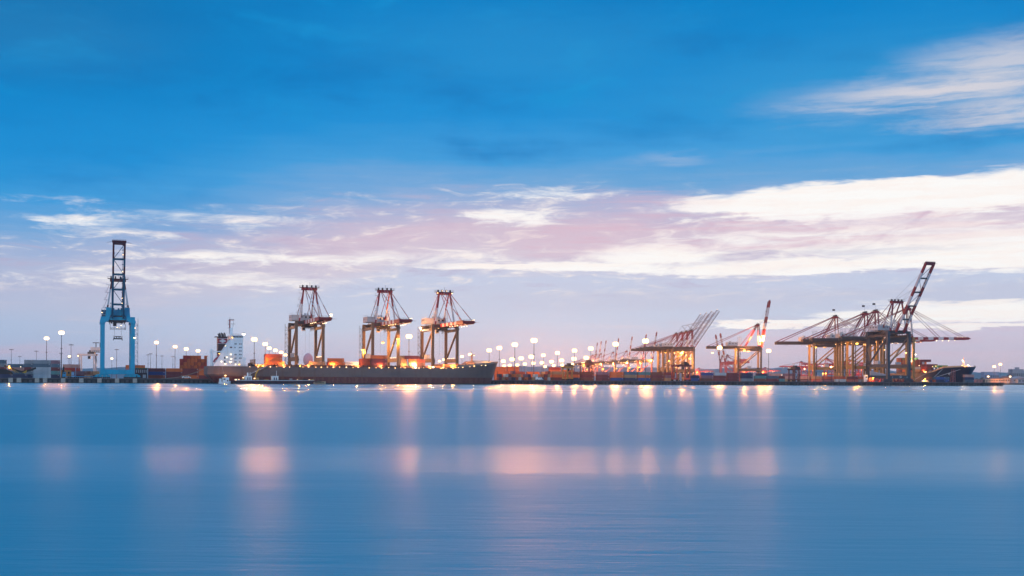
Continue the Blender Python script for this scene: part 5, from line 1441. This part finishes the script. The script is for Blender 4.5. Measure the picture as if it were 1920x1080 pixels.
def car(label, p, rz, col, van=False):
    r = empty('parked_van' if van else 'parked_car', p, rz); tag(r, label, 'van' if van else 'car')
    h = 2.2 if van else 1.5
    MB().prism([(-2.5, .45), (2.5, .45), (2.55, .95), (1.6, 1.1), (1.1, h), (-2.2, h), (-2.5, 1.1)], -.92, .92, 'y').build('body', col, r)
    m = MB().box((.35, -.935, h-.42), (.8, .04, .42)).box((-.75, -.935, h-.42), (1.0, .04, .42)).box((.35, .935, h-.42), (.8, .04, .42))
    m.build('window', GLASS, r)
    for x in (-1.6, 1.6):
        m = MB().tube((x, -.95, .36), (x, .95, .36), .36, 0, 12); m.build('wheel', BLACK, r)
    return r
c = car('white pickup car parked on the quay left of the ship stern', at(349.5, 6), PHI, SW); c.scale = (1.25,)*3
c = car('white van parked before the containers past the ship bow', at(1011, 8), PHI, SW, True); c.scale = (1.25,)*3
car('small white car with a lit lamp beside it, before the dark ship', at(1734, 7), PHI, SW).scale = (1.3,)*3
# office building right of the blue crane
ob = empty('quay_office', at(264.5, 20), PHI); tag(ob, 'dark quay office with a row of pale window bars behind the blue crane leg', 'building')
MB().box((0, 0, 3.7), (8.4, 5, 7.4)).build('wall', paint('office_dark', lin((54, 40, 52)), .6, .3), ob)
MB().box((0, 0, 7.6), (8.9, 5.4, .5)).build('roof', paint('office_green', lin((84, 112, 66)), .6, .3), ob)
m = MB()
for k in range(6): m.box((-3.4+k*1.36, -2.55, 5.3), (.5, .12, 2.2))
m.build('window_bar', GREY, ob)
MB().box((2.2, -2.55, 1.6), (2.2, .12, 2.4)).build('door', GREY, ob)
# fence with tall posts on the right
fn = empty('quay_fence', (0, 0, 0)); tag(fn, 'dark fence of tall posts with a top rail along the quay under the ochre cranes', 'fence')
a0, a1 = s_at(1500, 8), s_at(1616, 8)
for k in range(9):
    s = a0+(a1-a0)*k/8
    MB().box(quay(s, 8, GZ+4.5), (.35, .35, 9.0), 0, PHI).box(quay(s, 8, GZ+.4), (.7, .7, .8), 0, PHI).build('post', STEEL, fn)
MB().box(quay((a0+a1)/2, 8, GZ+9.0), (a1-a0, .25, .35), 0, PHI).build('top_rail', STEEL, fn)
m = MB().box(quay((a0+a1)/2, 8, GZ+1.1), (a1-a0, .1, .12), 0, PHI).box(quay((a0+a1)/2, 8, GZ+.6), (a1-a0, .1, .12), 0, PHI)
m.build('low_rail', GREY, fn)
# white cabin and shed by the largest crane
wc = empty('white_kiosk', at(1623, 10), PHI); tag(wc, 'small white kiosk at the right end of the dark fence', 'kiosk')
MB().box((0, 0, 3.2), (2.6, 2.4, 6.2)).box((0, 0, 6.4), (3., 2.8, .25)).build('wall', SW, wc); MB().box((0, -1.23, 4.6), (1.6, .06, 1.4)).build('window', GLASS, wc)
sh = empty('pale_shed', at(1643, 44), PHI); tag(sh, 'pale blue grey shed between the legs of the largest crane', 'shed')
MB().prism([(-10, 0), (10, 0), (10, 7.4), (-10, 10.8)], -4, 4, 'y').build('wall', paint('shed_blue', lin((158, 172, 196)), .5, .3), sh)
MB().box((3, -4.06, 2.), (4, .1, 3.6)).build('door', GREY, sh)
# red wheeled equipment below the largest crane
RG = 'red spreader frames parked under the largest crane'
RDK = paint('gear_red', lin((138, 46, 56)), .55, .4)
for i, px in enumerate((1632, 1643, 1654, 1664, 1674, 1686, 1697, 1708)):
    r = empty('spreader_frame', at(px, 7+(i % 2)*6), PHI)
    tag(r, '%s red spreader frame from the left, parked under the largest crane' % ORD[i], 'spreader', RG)
    m = MB().box((0, 0, 1.1), (6.0, 2.2, .5)).box((0, 0, .4), (5., 1.8, .3)).box((-1.5, 0, 2.), (1.4, 1.6, 1.4)).box((1.6, 0, 2.2), (1.0, 1.4, 1.8)).box((0, 0, 3.4), (3.4, 1., .35))
    for q in (-2.7, 2.7): m.beam((q, 0, 1.2), (q*.5, 0, 3.4), .25, .25); m.box((q, 0, .5), (.5, 2.2, 1.0))
    m.build('frame', RDK, r)
    m = MB()
    for q in (-2.7, 2.7):
        for yy in (-1., 1.): m.box((q, yy, .12), (.3, .3, .24))
    m.build('twist_lock', STEEL, r)
for px, v_, z_, lb in ((1637, 5, 4., 'amber work lamp stand under the largest crane'), (1734.5, 5, 3.4, 'work lamp stand beside the small white car'), (1543, 20, 8., 'low amber work lamp left of the pair under the ochre cranes'), (1548, 20, 8., 'low amber work lamp right of the pair under the ochre cranes')):
    r = empty('work_lamp', at(px, v_), 0); tag(r, lb, 'work lamp')
    MB().tube((0, 0, 0), (0, 0, z_), .1, 0, 6).box((0, 0, .1), (.9, .9, .2)).build('pole', STEEL, r); lamp_head(r, Vector((0, -.3, z_)), .7 if px < 1700 else .6, AMBER)
# mooring bollards along the quay edge
BG = 'black mooring bollards on the quay edge'
pr = None
for k in range(26):
    px = 950+k*36.
    if pr is None:
        pr = empty('mooring_bollard'); MB().lathe([(.5, 0), (.42, .1), (.34, .5), (.5, .75), (.48, .9), (.1, 1.)], (0, 0, 0), 0, 10).build('bollard', BK, pr); c = pr
    else: c = copy_tree(pr)
    c.location = at(px, .5); tag(c, 'short black mooring bollard on the quay edge right of the ship', 'bollard', BG)

# ------------------------------------------------------------------ distant buildings
wtw = empty('water_tower', far(577.5, 1900), 0); tag(wtw, 'pinkish far water tower with a round head between the crane legs', 'water tower')
TP = paint('tower_pink', lin((196, 152, 168)), .6, .2)
MB().lathe([(5.0, 0), (3.4, 2.5), (3.0, 22), (3.4, 24)], (0, 0, 0), 0, 14).build('stem', TP, wtw)
MB().lathe([(3.4, 24), (7.6, 28), (8.6, 34), (7.6, 40), (4, 44.5), (.4, 46)], (0, 0, 0), 0, 18).build('tank', TP, wtw, smooth=True)
def building(name, label, cat, p, rz, w_, d_, h_, wall, roofm, pitched=0., nwin=0, win=None, door=False):
    r = empty(name, p, rz); tag(r, label, cat)
    MB().box((0, 0, h_/2), (w_, d_, h_)).build('wall', wall, r)
    if pitched: MB().prism([(-w_/2-.6, h_), (w_/2+.6, h_), (0, h_+pitched)], -d_/2-.6, d_/2+.6, 'y').build('roof', roofm, r)
    else: MB().box((0, 0, h_+.35), (w_+.8, d_+.8, .7)).build('roof', roofm, r)
    if nwin:
        m = MB()
        for k in range(nwin): m.box((-w_/2+w_*(k+.5)/nwin, -d_/2-.05, h_*.6), (w_/nwin*.5, .1, h_*.25))
        m.build('window', win or GLASS, r)
    if door: MB().box((w_*.2, -d_/2-.05, h_*.3), (w_*.2, .1, h_*.6)).build('door', GREY, r)
    return r
FG3 = paint('far_wall', lin((150, 150, 162)), .7, .3); FR = paint('far_roof', lin((110, 92, 90)), .7, .3); TANW = paint('far_tan', lin((204, 168, 140)), .7, .3)
b1 = building('far_warehouse', 'low tan shed with brown roof on the far shore, lit by amber lamps', 'warehouse', far(1866, 1950, 2.6), 0, 22, 14, 8, TANW, FR, 0, 5, None, True)
building('far_warehouse', 'tan gabled shed with dark roof past the end of the quay', 'warehouse', far(1883, 1960, 2.6), 0, 13, 16, 9, TANW, FR, 3.5, 3, None, True)
building('far_warehouse', 'grey shed with pale curved roof at the right edge', 'warehouse', far(1908, 2050, 2.6), 0, 26, 20, 9, FG3, paint('far_pale_roof', lin((160, 160, 176)), .7, .2), 4., 4)
b2 = building('grain_silo', 'tall grey silo block on the far right skyline', 'silo', far(1905, 3200, 2.6), R(8), 34, 24, 40, FG3, FG3, 0, 6)
MB().box((3, 0, 43.5), (9, 9, 6)).build('head_house', FG3, b2)
b3 = building('far_block', 'bluish broad industrial block on the far shore behind the short lit mast', 'building', far(1856, 3300, 2.6), 0, 44, 24, 33, paint('far_blue_wall', lin((140, 150, 182)), .7, .2), FG3, 0, 7)
gs = empty('moored_grey_ship', far(1895, 2600, 0), R(5)); tag(gs, 'small grey ship with stepped upper works on the far right', 'ship')
MB().prism([(-24, 0), (22, 0), (27, 9), (-24, 8)], -5, 5, 'y').build('hull', paint('far_ship_grey', lin((96, 100, 118)), .6, .3), gs)
MB().box((-4, 0, 13), (24, 8, 9)).box((-1, 0, 19.5), (14, 7, 5)).box((1, 0, 24), (6, 5, 4)).build('superstructure', paint('far_ship_grey', (1, 1, 1)), gs)
MB().box((1, 0, 31), (1.2, 1.2, 12)).box((1, 0, 32), (6, .8, .6)).tube((-6, 0, 21), (-6, 0, 28), .4).build('mast', paint('far_ship_grey', (1, 1, 1)), gs)
for k, (px, w_, h_) in enumerate(((1836, 16, 6), (1848, 14, 7), (1916, 18, 7))):
    building('far_hut', '%s hut from the left along the far waterfront' % ['low reddish', 'low tan', 'low grey'][k], 'hut', far(px, 1900, 2.6), 0, w_, 10, h_, [paint('hut_red', lin((150, 96, 96)), .7, .3), TANW, FG3][k], FR, 1.5, 3)
TREE = paint('far_leaves', (.05, .075, .045), .9, .5)
BARK = paint('far_bark', (.06, .045, .035), .9, .3)
for k, (px, Y, h_) in enumerate(((1831, 2100, 9), (1842, 2120, 11), (1871, 2150, 10), (1889, 2180, 9), (1917, 2140, 10), (1845, 1985, 7))):
    r = empty('tree', far(px, Y, 2.6), 0); tag(r, '%s small dark tree from the left on the far shore' % ORD[k], 'tree', 'small dark trees on the far shore')
    MB().tube((0, 0, 0), (0, 0, h_*.6), .4, 0, 6, .15).build('trunk', BARK, r)
    m = MB(); rr = random.Random(k)
    for q in range(420):
        a = rr.random()*6.28; e = rr.uniform(-.6, 1); rad = rr.random()**.4*h_*.42*(1-.25*math.sin(a*3+k))
        c_ = Vector((math.cos(a)*rad*math.sqrt(1-min(1, e*e)), math.sin(a)*rad*math.sqrt(1-min(1, e*e)), h_*.62+e*h_*.36))
        t1 = Vector((rr.gauss(0, 1), rr.gauss(0, 1), rr.gauss(0, 1))).normalized(); t2 = t1.orthogonal().normalized(); s_ = rr.uniform(.4, .8)
        m.add([c_-t1*s_-t2*s_*.6, c_+t1*s_-t2*s_*.6, c_+t1*s_+t2*s_*.6, c_-t1*s_+t2*s_*.6], [(0, 1, 2, 3)])
    m.build('crown', TREE, r, recalc=False)
# ------------------------------------------------------------------ evening haze
if HAZE:
    hm = bpy.data.materials.new('haze_air'); hm.use_nodes = True
    nt = hm.node_tree; nt.nodes.clear()
    pv = nt.nodes.new('ShaderNodeVolumePrincipled'); o_ = nt.nodes.new('ShaderNodeOutputMaterial')
    pv.inputs['Color'].default_value = (1., 1., 1., 1)
    pv.inputs['Density'].default_value = HAZE
    pv.inputs['Anisotropy'].default_value = .55
    nt.links.new(pv.outputs[0], o_.inputs['Volume'])
    hb_ = MB().box((0, 3960, 68), (9200*2, 8120, 148)).build('haze', hm)
    tag(hb_, 'thin bluish evening haze over the harbour', kind='stuff')
